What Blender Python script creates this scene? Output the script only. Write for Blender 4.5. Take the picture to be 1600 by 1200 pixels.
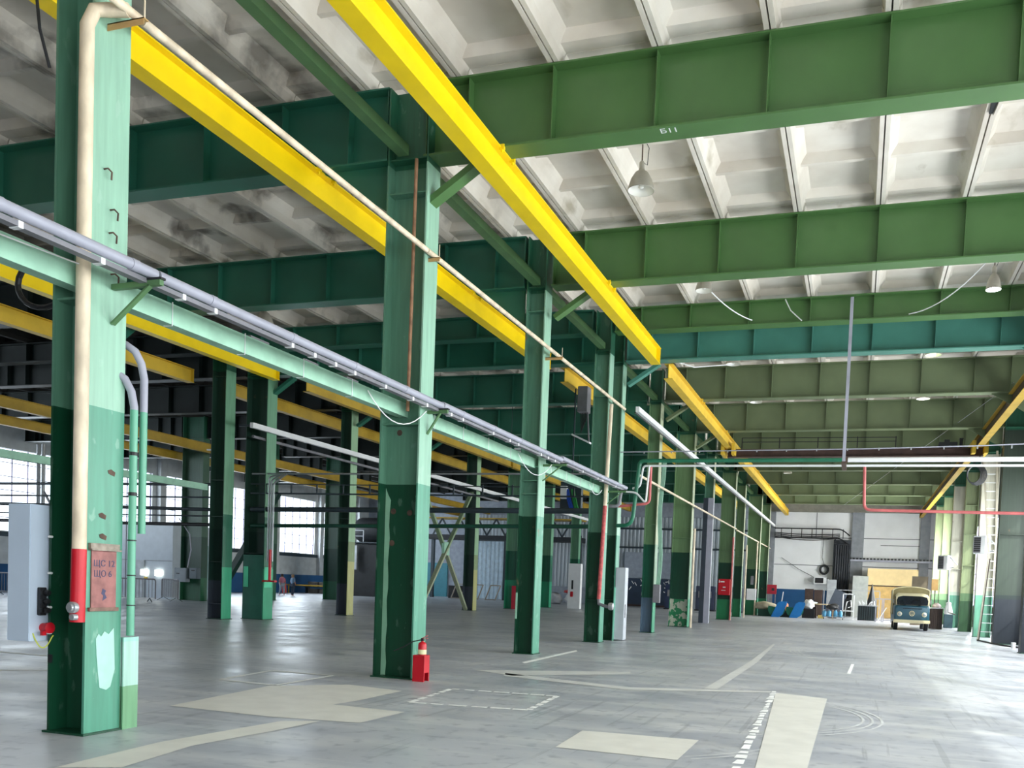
import bpy, bmesh, math, random
from mathutils import Vector, Matrix
random.seed(7)
C = bpy.context.scene
for o in list(bpy.data.objects): bpy.data.objects.remove(o)
col = C.collection
rad = math.radians

# ------------------------------------------------------------------ camera
yaw, pit, rol, FPX, PX, PY, EYE = .3046, -.0428, .0405, 1352.4, 910.9, 971.1, 1.649
fw = Vector((-math.sin(yaw)*math.cos(pit), math.cos(yaw)*math.cos(pit), math.sin(pit)))
rt = Vector((math.cos(yaw), math.sin(yaw), 0)); up = rt.cross(fw)
r2 = math.cos(rol)*rt + math.sin(rol)*up; u2 = -math.sin(rol)*rt + math.cos(rol)*up
cam = bpy.data.objects.new('camera', bpy.data.cameras.new('camera')); col.objects.link(cam)
cam.matrix_world = Matrix(((r2.x, u2.x, -fw.x, 0), (r2.y, u2.y, -fw.y, 0), (r2.z, u2.z, -fw.z, EYE), (0, 0, 0, 1)))
cam.data.sensor_width = 36; cam.data.lens = 36*FPX/1600
cam.data.shift_x = (800-PX)/1600; cam.data.shift_y = (PY-600)/1600
cam.data.clip_end = 400; cam.data.clip_start = .05
C.camera = cam

# ------------------------------------------------------------------ world, light, exposure
W = bpy.data.worlds.new('World'); C.world = W; W.use_nodes = True
bg = W.node_tree.nodes['Background']; bg.inputs[0].default_value = (.84, .90, 1, 1); bg.inputs[1].default_value = 3.2
C.view_settings.view_transform = 'Standard'; C.view_settings.look = 'None'
C.view_settings.exposure = 0.12; C.view_settings.gamma = 1; C.view_settings.use_curve_mapping = False

def area(name, loc, rot, sx, sy, power, color=(1, 1, 1), portal=False):
    l = bpy.data.lights.new(name, 'AREA'); l.shape = 'RECTANGLE'; l.size = sx; l.size_y = sy
    l.energy = power; l.color = color
    if portal: l.cycles.is_portal = True
    o = bpy.data.objects.new(name, l); col.objects.link(o); o.location = loc; o.rotation_euler = rot
    return o
# daylight through the bays of the right-hand window wall (outside the panes, facing -X)
RIGHT_BAYS = [(-5.5, -.5), (.5, 5.5), (6.9, 12.2), (13.0, 18.2), (19.0, 24.2), (25.6, 30.2), (31.2, 36.3), (37.4, 42.3), (43.4, 48.3), (49.4, 54.3), (55.4, 60.3), (61.4, 66.3)]
RZ0, RZ1 = 1.3, 6.2
for a, b in RIGHT_BAYS:
    pw = 950 if b < 26 else 1050 if b < 44 else 420 if b < 55 else 3000
    area('window_daylight', (7.75, (a+b)/2, (RZ0+RZ1)/2), (0, rad(80), 0), RZ1-RZ0, b-a, pw, (1, .965, .92))
# daylight through the gate behind the camera
area('gate_daylight', (-.5, -9.35, 2.3), (rad(90), 0, 0), 6, 4, 160, (.93, .97, 1))
LEFT_PIL = [4.7+6*k for k in range(12)]  # first bays are unseen windows, added to brighten booth, columns and left floor
LZ0, LZ1 = 3.3, 7.8
for k in range(11):
    a, b = LEFT_PIL[k]+.6, LEFT_PIL[k+1]-.6
    area('window_daylight', (-45.6, (a+b)/2, (LZ0+LZ1)/2), (0, rad(-90), 0), LZ1-LZ0, b-a, 480 if k < 5 else 330 if k < 8 else 850, (.88, .94, 1))
sun = bpy.data.lights.new('sun', 'SUN'); sun.energy = 4; sun.angle = rad(.8); sun.color = (1, .95, .85)
so = bpy.data.objects.new('sun', sun); col.objects.link(so)
so.rotation_euler = Vector((-.50, .62, -.55)).to_track_quat('-Z', 'Y').to_euler()

# ------------------------------------------------------------------ helpers
class MB:
    def __init__(s): s.v = []; s.f = []; s.m = []; s.mi = 0
    def add(s, vs, fs):
        n = len(s.v); s.v += [tuple(v) for v in vs]
        for f in fs: s.f.append([n+i for i in f]); s.m.append(s.mi)
        return s
    def box(s, x0, x1, y0, y1, z0, z1):
        if x0 > x1: x0, x1 = x1, x0
        if y0 > y1: y0, y1 = y1, y0
        if z0 > z1: z0, z1 = z1, z0
        return s.add([(x0,y0,z0),(x1,y0,z0),(x1,y1,z0),(x0,y1,z0),(x0,y0,z1),(x1,y0,z1),(x1,y1,z1),(x0,y1,z1)],
                     [(0,3,2,1),(4,5,6,7),(0,1,5,4),(1,2,6,5),(2,3,7,6),(3,0,4,7)])
    def obox(s, c, a, b, h):                       # oriented box: centre + three half-axis vectors
        c, a, b, h = Vector(c), Vector(a), Vector(b), Vector(h)
        vs = [c+i*a+j*b+k*h for k in (-1,1) for i, j in ((-1,-1),(1,-1),(1,1),(-1,1))]
        return s.add(vs, [(0,3,2,1),(4,5,6,7),(0,1,5,4),(1,2,6,5),(2,3,7,6),(3,0,4,7)])
    def bar(s, p, q, w, t, upv=(0,0,1)):
        p, q = Vector(p), Vector(q); d = (q-p); L = d.length; d.normalize(); upv = Vector(upv)
        if abs(d.dot(upv)) > .98: upv = Vector((1,0,0))
        sd = d.cross(upv).normalized(); u = sd.cross(d).normalized()
        return s.obox((p+q)/2, d*L/2, sd*w/2, u*t/2)
    def prism(s, prof, axis, a, b):                # prof: 2D list; axis 0: (y,z), 1: (x,z), 2: (x,y)
        n = len(prof)
        def P(u, v, w): return (w,u,v) if axis == 0 else (u,w,v) if axis == 1 else (u,v,w)
        vs = [P(u,v,a) for u,v in prof]+[P(u,v,b) for u,v in prof]
        fs = [tuple(range(n))[::-1], tuple(range(n,2*n))]+[(i,(i+1)%n,n+(i+1)%n,n+i) for i in range(n)]
        return s.add(vs, fs)
    def tube(s, pts, r, seg=10, cap=True):
        pts = [Vector(p) for p in pts]; rs = r if isinstance(r, (list, tuple)) else [r]*len(pts)
        vs = []; prev = None
        for i, p in enumerate(pts):
            d = (pts[min(i+1,len(pts)-1)]-pts[max(i-1,0)]).normalized()
            if prev is None:
                u = Vector((0,0,1)) if abs(d.z) < .9 else Vector((1,0,0))
            else: u = prev
            sd = d.cross(u).normalized(); u = sd.cross(d).normalized(); prev = u
            for k in range(seg):
                a = 2*math.pi*k/seg; vs.append(p+rs[i]*(math.cos(a)*u+math.sin(a)*sd))
        fs = []
        for i in range(len(pts)-1):
            for k in range(seg):
                k2 = (k+1) % seg; fs.append((i*seg+k, i*seg+k2, (i+1)*seg+k2, (i+1)*seg+k))
        if cap: fs += [tuple(range(seg))[::-1], tuple(range((len(pts)-1)*seg, len(pts)*seg))]
        return s.add(vs, fs)
    def lathe(s, prof, c=(0,0,0), seg=20, axis='z', caps=True):
        vs = []; c = Vector(c)
        for r, z in prof:
            for k in range(seg):
                a = 2*math.pi*k/seg; x, y = r*math.cos(a), r*math.sin(a)
                vs.append(c+(Vector((x,y,z)) if axis == 'z' else Vector((x,z,y)) if axis == 'y' else Vector((z,x,y))))
        fs = [(i*seg+k, i*seg+(k+1)%seg, (i+1)*seg+(k+1)%seg, (i+1)*seg+k) for i in range(len(prof)-1) for k in range(seg)]
        if caps: fs += [tuple(range(seg))[::-1], tuple(range((len(prof)-1)*seg, len(prof)*seg))]
        return s.add(vs, fs)
    def ibeam(s, axis, a, b, c1, z0, z1, bf, tf, tw):   # I-section along axis 0 or 1 (c1 = the other coordinate)
        def bx(u0, u1, lo, hi): s.box(a, b, u0, u1, lo, hi) if axis == 0 else s.box(u0, u1, a, b, lo, hi)
        bx(c1-bf/2, c1+bf/2, z0, z0+tf); bx(c1-bf/2, c1+bf/2, z1-tf, z1); bx(c1-tw/2, c1+tw/2, z0+tf, z1-tf)
        return s
    def build(s, name, mat, parent=None, smooth=False, bevel=0):
        me = bpy.data.meshes.new(name)
        off = Vector((0,0,0))
        p = parent
        while p: off += p.location; p = p.parent
        me.from_pydata([Vector(v)-off for v in s.v], [], s.f)
        for m in (mat if isinstance(mat, (list, tuple)) else [mat]): me.materials.append(m)
        for i, pl in enumerate(me.polygons):
            pl.material_index = s.m[i]
            if smooth: pl.use_smooth = True
        bm = bmesh.new(); bm.from_mesh(me); bmesh.ops.recalc_face_normals(bm, faces=bm.faces)
        if bevel: bmesh.ops.bevel(bm, geom=bm.edges[:], offset=bevel, segments=2, affect='EDGES')
        bm.to_mesh(me); bm.free(); me.update()
        if smooth: me.set_sharp_from_angle(angle=rad(38))
        o = bpy.data.objects.new(name, me); col.objects.link(o)
        if parent: o.parent = parent
        return o
def tag(o, label, cat=None, group=None):
    if label: o['label'] = label
    if cat: o['category'] = cat
    if group: o['group'] = group
    return o
def struct(o): o['kind'] = 'structure'; return o
def thing(name, loc, label, cat, group=None):
    o = bpy.data.objects.new(name, None); col.objects.link(o); o.location = loc; o.empty_display_size = .1
    return tag(o, label, cat, group)
def sthing(name, loc): return struct(bpy_empty(name, loc))
def bpy_empty(name, loc):
    o = bpy.data.objects.new(name, None); col.objects.link(o); o.location = loc; return o
def copy_tree(o, parent=None):
    c = o.copy(); col.objects.link(c); c.parent = parent
    for ch in [x for x in col.objects if x.parent == o]: copy_tree(ch, c)
    return c
def place(proto, loc, label, rz=0):
    c = copy_tree(proto); c.location = loc; c.rotation_euler = (0,0,rz); c['label'] = label; return c
def arcpts(a, b, c, r, n=5):
    """polyline corner at b rounded with radius r"""
    a, b, c = Vector(a), Vector(b), Vector(c); d1 = (a-b).normalized(); d2 = (c-b).normalized()
    p, q = b+d1*r, b+d2*r
    return [(1-t)**2*p+2*t*(1-t)*b+t*t*q for t in [i/n for i in range(n+1)]]
def path(pts, r=.08):
    out = [Vector(pts[0])]
    for i in range(1, len(pts)-1): out += arcpts(pts[i-1], pts[i], pts[i+1], r)
    return out+[Vector(pts[-1])]
def sag(a, b, h, n=10):
    a, b = Vector(a), Vector(b)
    return [a.lerp(b, i/n)-Vector((0,0,h*4*(i/n)*(1-i/n))) for i in range(n+1)]
ORD = ['first','second','third','fourth','fifth','sixth','seventh','eighth','ninth','tenth','eleventh','twelfth','thirteenth']

# ------------------------------------------------------------------ materials
def srgb(c):
    return tuple([(x/255/12.92 if x/255 <= .04045 else ((x/255+.055)/1.055)**2.4) for x in c])+(1,)
MATS = {}
def newmat(name):
    m = bpy.data.materials.new(name); m.use_nodes = True; nt = m.node_tree
    return m, nt, nt.nodes, nt.links, nt.nodes['Principled BSDF']
def noise_fac(nt, scale, lo, hi, detail=6, vec=None, stretch=None):
    n = nt.nodes.new('ShaderNodeTexNoise'); n.inputs['Scale'].default_value = scale; n.inputs['Detail'].default_value = detail
    g = nt.nodes.new('ShaderNodeNewGeometry'); src = g.outputs['Position']
    if stretch:
        mp = nt.nodes.new('ShaderNodeMapping'); mp.inputs['Scale'].default_value = stretch
        nt.links.new(src, mp.inputs[0]); src = mp.outputs[0]
    nt.links.new(src, n.inputs['Vector'])
    r = nt.nodes.new('ShaderNodeMapRange'); r.inputs[1].default_value = lo; r.inputs[2].default_value = hi
    nt.links.new(n.outputs[0], r.inputs[0]); return r.outputs[0]
def mix(nt, fac, a, b):
    n = nt.nodes.new('ShaderNodeMix'); n.data_type = 'RGBA'
    if isinstance(fac, (int, float)): n.inputs[0].default_value = fac
    else: nt.links.new(fac, n.inputs[0])
    for k, v in ((6, a), (7, b)):
        if isinstance(v, tuple): n.inputs[k].default_value = v
        else: nt.links.new(v, n.inputs[k])
    return n.outputs[2]
def plain(name, c, rough=.6, metal=0, var=.12, scale=3, stretch=None, bump=0):
    if name in MATS: return MATS[name]
    m, nt, N, L, P = newmat(name); c = srgb(c)
    d = tuple(x*(1-var) for x in c[:3])+(1,); h = tuple(min(1, x*(1+var*.6)) for x in c[:3])+(1,)
    f = noise_fac(nt, scale, .35, .65, stretch=stretch)
    L.new(mix(nt, f, d, h), P.inputs['Base Color'])
    P.inputs['Roughness'].default_value = rough; P.inputs['Metallic'].default_value = metal
    if bump:
        b = nt.nodes.new('ShaderNodeBump'); b.inputs['Strength'].default_value = bump; b.inputs['Distance'].default_value = .02
        L.new(noise_fac(nt, scale*6, 0, 1), b.inputs['Height']); L.new(b.outputs[0], P.inputs['Normal'])
    MATS[name] = m; return m
def paint(name, upc, low, zl=3.15, lowest=None, z2=1.0, rough=.42, chip=.0, chipc=(170,175,160), wear=.0):
    """two or three band wall paint split at world height, with brush streaks, rust specks and chips"""
    m, nt, N, L, P = newmat(name); U, Lo = srgb(upc), srgb(low)
    g = N.new('ShaderNodeNewGeometry'); sp = N.new('ShaderNodeSeparateXYZ'); L.new(g.outputs['Position'], sp.inputs[0])
    wob = noise_fac(nt, 9, -.03, .03)
    z = N.new('ShaderNodeMath'); z.operation = 'ADD'; L.new(sp.outputs[2], z.inputs[0])
    w2 = N.new('ShaderNodeMapRange'); w2.inputs[3].default_value = -.012; w2.inputs[4].default_value = .012
    L.new(wob, w2.inputs[0]); L.new(w2.outputs[0], z.inputs[1])
    gt = N.new('ShaderNodeMath'); gt.operation = 'GREATER_THAN'; gt.inputs[1].default_value = zl; L.new(z.outputs[0], gt.inputs[0])
    c = mix(nt, gt.outputs[0], Lo, U)
    g3 = N.new('ShaderNodeMath'); g3.operation = 'GREATER_THAN'; g3.inputs[1].default_value = 8.22; L.new(z.outputs[0], g3.inputs[0])
    c = mix(nt, g3.outputs[0], c, srgb((40, 96, 72)))
    if lowest:
        g2 = N.new('ShaderNodeMath'); g2.operation = 'LESS_THAN'; g2.inputs[1].default_value = z2; L.new(z.outputs[0], g2.inputs[0])
        c = mix(nt, g2.outputs[0], c, srgb(lowest))
        if chip:
            cf = noise_fac(nt, 4.5, .50, .52, 3); mm = N.new('ShaderNodeMath'); mm.operation = 'MULTIPLY'
            L.new(cf, mm.inputs[0]); L.new(g2.outputs[0], mm.inputs[1]); c = mix(nt, mm.outputs[0], c, srgb(chipc))
    st = noise_fac(nt, 3, .3, .7, 8, stretch=(5, 5, .35))
    v = N.new('ShaderNodeHueSaturation'); L.new(c, v.inputs['Color'])
    mr = N.new('ShaderNodeMapRange'); mr.inputs[3].default_value = .86; mr.inputs[4].default_value = 1.12; L.new(st, mr.inputs[0]); L.new(mr.outputs[0], v.inputs['Value'])
    ru = noise_fac(nt, 2.3, .70, .78, 9)
    c2 = mix(nt, ru, v.outputs[0], srgb((120, 96, 70)))
    if wear:
        wf = noise_fac(nt, 6, .62, .66, 10, stretch=(1, 1, .5)); ml = N.new('ShaderNodeMath'); ml.operation = 'MULTIPLY'; ml.inputs[1].default_value = wear
        L.new(wf, ml.inputs[0]); c2 = mix(nt, ml.outputs[0], c2, srgb((170, 200, 185)))
    L.new(c2, P.inputs['Base Color']); P.inputs['Roughness'].default_value = rough
    MATS[name] = m; return m
def glassmat():
    m, nt, N, L, P = newmat('window_glass'); N.remove(P)
    t = N.new('ShaderNodeBsdfTransparent'); t.inputs[0].default_value = (.93, .96, .97, 1)
    g = N.new('ShaderNodeBsdfGlossy'); g.inputs['Roughness'].default_value = .05
    x = N.new('ShaderNodeMixShader'); x.inputs[0].default_value = .06
    L.new(t.outputs[0], x.inputs[1]); L.new(g.outputs[0], x.inputs[2]); L.new(x.outputs[0], N['Material Output'].inputs[0])
    return m
def emis(name, c, s):
    m, nt, N, L, P = newmat(name); P.inputs['Emission Color'].default_value = srgb(c); P.inputs['Emission Strength'].default_value = s
    P.inputs['Base Color'].default_value = srgb(c); return m
def floormat():
    m, nt, N, L, P = newmat('polished_concrete')
    a = noise_fac(nt, .35, .3, .7, 8); c = mix(nt, a, srgb((150, 156, 168)), srgb((190, 193, 199)))
    b = noise_fac(nt, 1.3, .45, .75, 10, stretch=(.5, 1.4, 1)); c = mix(nt, b, c, srgb((202, 204, 206)))
    d = noise_fac(nt, 5, .55, .8, 12); c = mix(nt, d, c, srgb((128, 134, 146)))
    # long thin drag and tyre streaks
    s1 = noise_fac(nt, 1, .60, .66, 4, stretch=(.35, 7, 1)); ml = N.new('ShaderNodeMath'); ml.operation = 'MULTIPLY'; ml.inputs[1].default_value = .35
    L.new(s1, ml.inputs[0]); c = mix(nt, ml.outputs[0], c, srgb((205, 208, 208)))
    s2 = noise_fac(nt, 1.1, .62, .66, 4, stretch=(8, .3, 1)); ml = N.new('ShaderNodeMath'); ml.operation = 'MULTIPLY'; ml.inputs[1].default_value = .3
    L.new(s2, ml.inputs[0]); c = mix(nt, ml.outputs[0], c, srgb((110, 116, 124)))
    L.new(c, P.inputs['Base Color'])
    rr = N.new('ShaderNodeMapRange'); rr.inputs[3].default_value = .28; rr.inputs[4].default_value = .46
    L.new(noise_fac(nt, .8, .3, .7, 8), rr.inputs[0]); L.new(rr.outputs[0], P.inputs['Roughness'])
    P.inputs['Specular IOR Level'].default_value = .75
    return m
def ceilmat():
    m, nt, N, L, P = newmat('whitewashed_concrete')
    a = noise_fac(nt, .8, .35, .65, 8); c = mix(nt, a, srgb((204, 196, 184)), srgb((226, 221, 211)))
    b = noise_fac(nt, 1.6, .62, .74, 10, stretch=(1, .45, 1)); c = mix(nt, b, c, srgb((176, 168, 150)))
    # old leak stains, mostly in the left bays
    g = N.new('ShaderNodeNewGeometry'); sp = N.new('ShaderNodeSeparateXYZ'); L.new(g.outputs['Position'], sp.inputs[0])
    mr = N.new('ShaderNodeMapRange'); mr.inputs[1].default_value = -6.9; mr.inputs[2].default_value = -9.5; mr.inputs[3].default_value = .0; mr.inputs[4].default_value = .8
    L.new(sp.outputs[0], mr.inputs[0]); d = noise_fac(nt, .9, .56, .68, 9); ml = N.new('ShaderNodeMath'); ml.operation = 'MULTIPLY'
    L.new(mr.outputs[0], ml.inputs[0]); L.new(d, ml.inputs[1]); c = mix(nt, ml.outputs[0], c, srgb((92, 86, 78)))
    m2 = N.new('ShaderNodeMapRange'); m2.inputs[1].default_value = -19; m2.inputs[2].default_value = -21; L.new(sp.outputs[0], m2.inputs[0]); c = mix(nt, m2.outputs[0], c, srgb((46, 46, 44)))  # darkness of the unlit bays painted into the ceiling colour
    L.new(c, P.inputs['Base Color']); P.inputs['Roughness'].default_value = .85
    return m
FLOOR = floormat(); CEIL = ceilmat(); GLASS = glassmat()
G_RIGHT = plain('girder_green', (76, 114, 64), .38, var=.10, scale=1.2)
G_LEFT = plain('girder_teal_green', (44, 108, 88), .38, var=.12, scale=1.2)
G_DARK = plain('girder_unlit', (16, 32, 30), .5, var=.2)  # lack of light in the far left bays put into the girder colour
G_TEAL = plain('girder_teal', (72, 132, 118), .4, var=.12, scale=1.2)
G_OLIVE = plain('girder_olive', (100, 114, 82), .45, var=.10, scale=1.2)
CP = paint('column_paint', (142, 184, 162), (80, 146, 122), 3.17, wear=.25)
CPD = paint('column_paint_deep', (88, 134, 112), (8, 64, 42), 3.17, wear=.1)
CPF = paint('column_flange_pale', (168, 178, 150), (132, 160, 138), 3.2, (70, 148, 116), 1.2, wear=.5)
CP_B = paint('column_paint_blue_foot', (104, 138, 100), (14, 84, 62), 3.2, (86, 108, 128), 1.28)
CP_P = paint('column_paint_peeling', (104, 134, 94), (10, 62, 44), 3.2, (34, 120, 78), 1.2, chip=1)
CP_H = paint('column_paint_bright_foot', (100, 130, 92), (10, 62, 44), 3.2, (38, 130, 84), 1.15)
CP2 = paint('row_paint', (104, 152, 122), (34, 100, 76), 3.5, (48, 150, 112), 1.75)
CP2Y = paint('row_paint_yellow', (140, 176, 140), (120, 140, 100), 3.0, (168, 168, 112), 2.2, wear=.2)
CP2D = paint('row_paint_dark', (36, 66, 54), (20, 50, 42), 3.0, (58, 66, 78), 1.3)
CP3 = paint('far_row_paint', (62, 96, 78), (20, 66, 50), 3.3, (36, 96, 66), 1.2)
CPR = paint('right_row_paint', (50, 62, 52), (30, 44, 42), 1.9, (28, 36, 46), 1.75)
CPRM = paint('right_row_pale_paint', (190, 188, 172), (165, 180, 165), 2.1, (96, 150, 128), 1.9)
CPRG = paint('right_row_green_paint', (138, 150, 112), (90, 120, 84), 2.0, (48, 84, 54), 1.6)
YEL = plain('crane_yellow', (240, 208, 4), .4, var=.07, scale=1.5)
YELF = plain('crane_yellow_older', (220, 184, 58), .5, var=.12, scale=1.5)
YELD = plain('crane_mustard', (184, 152, 48), .5, var=.15, scale=1.5)
LINT = plain('lintel_mint', (150, 196, 172), .5, var=.12, scale=4)
STRUT = plain('strut_green', (84, 122, 80), .5, var=.15)
GREY = plain('trunking_grey', (158, 160, 174), .45, var=.08)
GREYD = plain('trunking_dark_grey', (122, 122, 128), .6, var=.15)  # darker grey of the lower channel, boxes and other fittings
WHITE = plain('white_enamel', (226, 228, 230), .4, var=.04)
CREAM = plain('cream_pipe', (222, 206, 180), .55, var=.25, scale=6, stretch=(1, 1, .4))
RUSTP = plain('rusty_pipe', (150, 112, 84), .6, var=.35, scale=5)
RED = plain('signal_red', (192, 14, 34), .4, var=.1)
PINK = plain('faded_red', (200, 104, 104), .55, var=.2)
DARKP = plain('dark_pipe', (44, 58, 66), .5, var=.2)
DGREENP = plain('dark_green_pipe', (20, 74, 58), .45, var=.2)
TEALP = plain('teal_pipe', (34, 112, 84), .45, var=.15)
BLACK = plain('black_plastic', (24, 26, 30), .5, var=.2)
STEEL = plain('galvanised_steel', (168, 172, 176), .4, .5, var=.12)
RUST = plain('rust', (84, 66, 56), .8, var=.4, scale=8)
WALLP = plain('wall_panel_white', (226, 227, 228), .75, var=.07, scale=.6)
WALLG = plain('wall_grey', (120, 126, 132), .8, var=.15, scale=.8)
BLUEW = plain('wainscot_blue', (22, 82, 132), .6, var=.12, scale=1)
CORR = plain('corrugated_steel', (176, 186, 194), .5, .2, var=.12, scale=1.5, stretch=(3, 1, .5))
BRICKW = plain('whitewashed_brick', (196, 200, 200), .8, var=.1, scale=2)
PATCH2 = plain('floor_patch_faint', (212, 213, 212), .45, var=.06, scale=3)
PATCH = plain('floor_patch', (222, 221, 214), .5, var=.06, scale=3)
FPAINT = plain('floor_paint', (246, 248, 246), .7, var=.1, scale=9)
CREAMV = plain('van_cream', (232, 222, 184), .35, var=.04)
BLUEV = plain('van_blue', (34, 80, 98), .3, var=.05)
DGLASS = plain('dark_glass', (26, 32, 42), .12, var=.2)
WOOD = plain('pale_board', (226, 200, 148), .7, var=.08, scale=2)
BROWN = plain('dark_wood', (58, 42, 36), .6, var=.3)
TAN = plain('cardboard_tan', (196, 158, 104), .7, var=.15)
TEALD = plain('door_teal', (54, 128, 144), .55, var=.1)
BLUEC = plain('shape_blue', (16, 116, 190), .5, var=.08)
SKIN = plain('skin', (190, 140, 112), .6, var=.05)
CRANEB = plain('crane_bridge_brown', (72, 52, 46), .7, var=.25)
REFL = plain('lamp_reflector', (176, 172, 160), .45, .3, var=.15)
REFLIN = plain('lamp_reflector_inside', (226, 226, 220), .3, .2, var=.05)
LIT = emis('lamp_glow', (235, 245, 255), 30)
LITY = emis('lamp_glow_green', (235, 250, 180), 2.5)
LITS = emis('lamp_glow_soft', (250, 252, 240), 5)

# ------------------------------------------------------------------ setting
Y0, Y1, XL, XR = -9.0, 72.6, -44.6, 6.9
o = struct(MB().box(XL-1.2, XR+1.2, Y0-.4, Y1+.6, -.3, 0).build('floor', FLOOR))
# ribbed roof slabs
RIBX = [.05+1.6*k for k in range(-28, 5)]
FR = [6.68+6*i for i in range(11)]           # frame centre lines
FR_Y = [0.68, 6.68, 12.68, 18.68, 24.4, 30.68, 36.68, 42.68, 48.68, 54.68, 60.68, 66.68, 72.6]
ZB, ZS = 9.46, 9.84
mb = MB()
mb.box(XL-.5, XR+.9, -1, Y1+.3, ZS, ZS+.12)
for i in range(len(FR_Y)-1):
    a, b = FR_Y[i]+.01, FR_Y[i+1]-.01
    for x in RIBX:
        if x < -31 and b < 20: continue
        for sgn in (-1, 1):                  # twin ribs with a seam between neighbouring slabs
            x0 = x+sgn*.012; x1 = x+sgn*.085; x2 = x+sgn*.17; x3 = x+sgn*.24
            mb.prism([(x0, ZB), (x1, ZB), (x1+sgn*.02, ZB+.16), (x2, ZS-.1), (x3, ZS), (x0, ZS)], 1, a, b)
        # cross ribs
        xa, xb = x+.12, x+1.6-.12
        for t in (.02, .24, .48, .72, .98):
            yc = a+(b-a)*t; w = .05 if 0.1 < t < .9 else .14
            y_lo, y_hi = max(a, yc-w), min(b, yc+w)
            mb.prism([(y_lo, ZS-.17), (y_hi, ZS-.17), (y_hi+.06, ZS), (y_lo-.06, ZS)], 0, xa, xb)
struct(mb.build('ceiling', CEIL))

def window(n, axis, plane, a, b, z0, z1, cols, rows, out):
    """steel framed window: axis 0 = in a wall of constant x"""
    e = struct(bpy_empty('window_%d' % n, (plane, (a+b)/2, z0) if axis == 0 else ((a+b)/2, plane, z0)))
    m = MB(); t = .035
    def B(u0, u1, w0, w1, d=.03):
        m.box(plane-d, plane+d, u0, u1, w0, w1) if axis == 0 else m.box(u0, u1, plane-d, plane+d, w0, w1)
    for k in range(cols+1):
        u = a+(b-a)*k/cols; B(u-t/2 if 0 < k < cols else u-(t if k else 0), u+t/2 if 0 < k < cols else u+(0 if k else t), z0, z1)
    for k in range(rows+1):
        w = z0+(z1-z0)*k/rows; B(a, b, w-t/2, w+t/2, .025)
    m.build('window_frame', plain('window_steel', (92, 84, 116), .6), e)
    g = MB()
    if axis == 0: g.box(plane-.004, plane+.004, a+t, b-t, z0+t, z1-t)
    else: g.box(a+t, b-t, plane-.004, plane+.004, z0+t, z1-t)
    g.build('pane', GLASS, e)
wn = 1
# left wall with its window band, nearest unseen bays added for light
m = MB(); m.mi = 0
m.box(XL-.3, XL, Y0, Y1+.3, 1.5, LZ0); m.box(XL-.3, XL, Y0, Y1+.3, LZ1, ZS+.1)
m.box(XL-.3, XL, Y0, LEFT_PIL[0]+.6, LZ0, LZ1)
for p in LEFT_PIL: m.box(XL-.3, XL, p-.6, p+.6, LZ0, LZ1); m.box(XL, XL+.35, p-.25, p+.25, 1.5, ZS)
m.box(XL-.3, XL, LEFT_PIL[-1]+.6, Y1+.3, LZ0, LZ1)
m.mi = 1; m.box(XL-.3, XL+.02, Y0, Y1+.3, 0, 1.5)
struct(m.build('wall_left', [BRICKW, BLUEW]))
m = MB(); m.box(XL, XL+.12, LEFT_PIL[0], Y1, LZ0-.3, LZ0-.05); struct(m.build('trim_1', DARKP))
for k in range(11):
    window(wn, 0, XL-.15, LEFT_PIL[k]+.6, LEFT_PIL[k+1]-.6, LZ0, LZ1, 5, 6, -1); wn += 1
# right wall with its window band
m = MB()
m.box(XR, XR+.25, Y0, Y1+.3, 0, RZ0); m.box(XR, XR+.25, Y0, Y1+.3, RZ1, ZS+.1)
ed = [Y0]+[v for ab in RIGHT_BAYS for v in ab]+[Y1+.3]
for k in range(0, len(ed), 2): m.box(XR, XR+.25, ed[k], ed[k+1], RZ0, RZ1)
struct(m.build('wall_right', plain('right_wall_plaster', (64, 74, 68), .8, var=.12, scale=.7)))
for a, b in RIGHT_BAYS:
    window(wn, 0, XR+.12, a, b, RZ0, RZ1, 5, 5, 1); wn += 1
# wall behind the camera with its open gate
m = MB(); m.box(XL-.3, -3.7, Y0-.3, Y0, 0, ZS+.1); m.box(2.7, XR+.25, Y0-.3, Y0, 0, ZS+.1); m.box(-3.7, 2.7, Y0-.3, Y0, 4.6, ZS+.1)
struct(m.build('wall_front', WALLG))
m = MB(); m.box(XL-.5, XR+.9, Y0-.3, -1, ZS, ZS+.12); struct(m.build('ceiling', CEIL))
# end wall
m = MB(); m.mi = 0; m.box(-7.5, XR+.25, Y1, Y1+.3, 1.95, ZS+.1); m.mi = 1; m.box(-7.5, XR+.25, Y1-.01, Y1+.3, 0, 1.95)
m.mi = 2
for x0, x1 in ((-.95, 2.6), (2.6, 6.9)): m.box(x0, x1, Y1-.03, Y1, 0, 1.95)
m.mi = 3
for z in (3.95, 6.2): m.box(-6.6, XR, Y1-.012, Y1, z-.03, z+.03)
m.box(-3.4, -3.34, Y1-.012, Y1, 6.2, 8.2); m.box(1.6, 5.2, Y1-.012, Y1, 5.65, 5.7)
struct(m.build('wall_back', [WALLP, BLUEW, WALLG, plain('panel_seam', (110, 114, 118), .8)]))
m = MB(); m.box(-7.4, 6.9, Y1-.4, Y1, 8.22, 9.1); m.box(-7.4, 6.9, Y1-.46, Y1-.34, 8.22, 8.32); m.box(-7.4, 6.9, Y1-.46, Y1-.34, 9.0, 9.1)
struct(m.build('trim_2', plain('wall_beam_grey', (128, 126, 116), .6)))
for k, (x0, x1, z0) in enumerate(((-7.45, -6.6, 0), (-.6, .32, 2.6), (4.5, 5.2, 0))):
    m = MB(); m.box(x0, x1, Y1-.32, Y1, z0, 8.22); struct(m.build('trim_%d' % (3+k), plain('pilaster_grey', (134, 138, 144), .7)))
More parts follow.
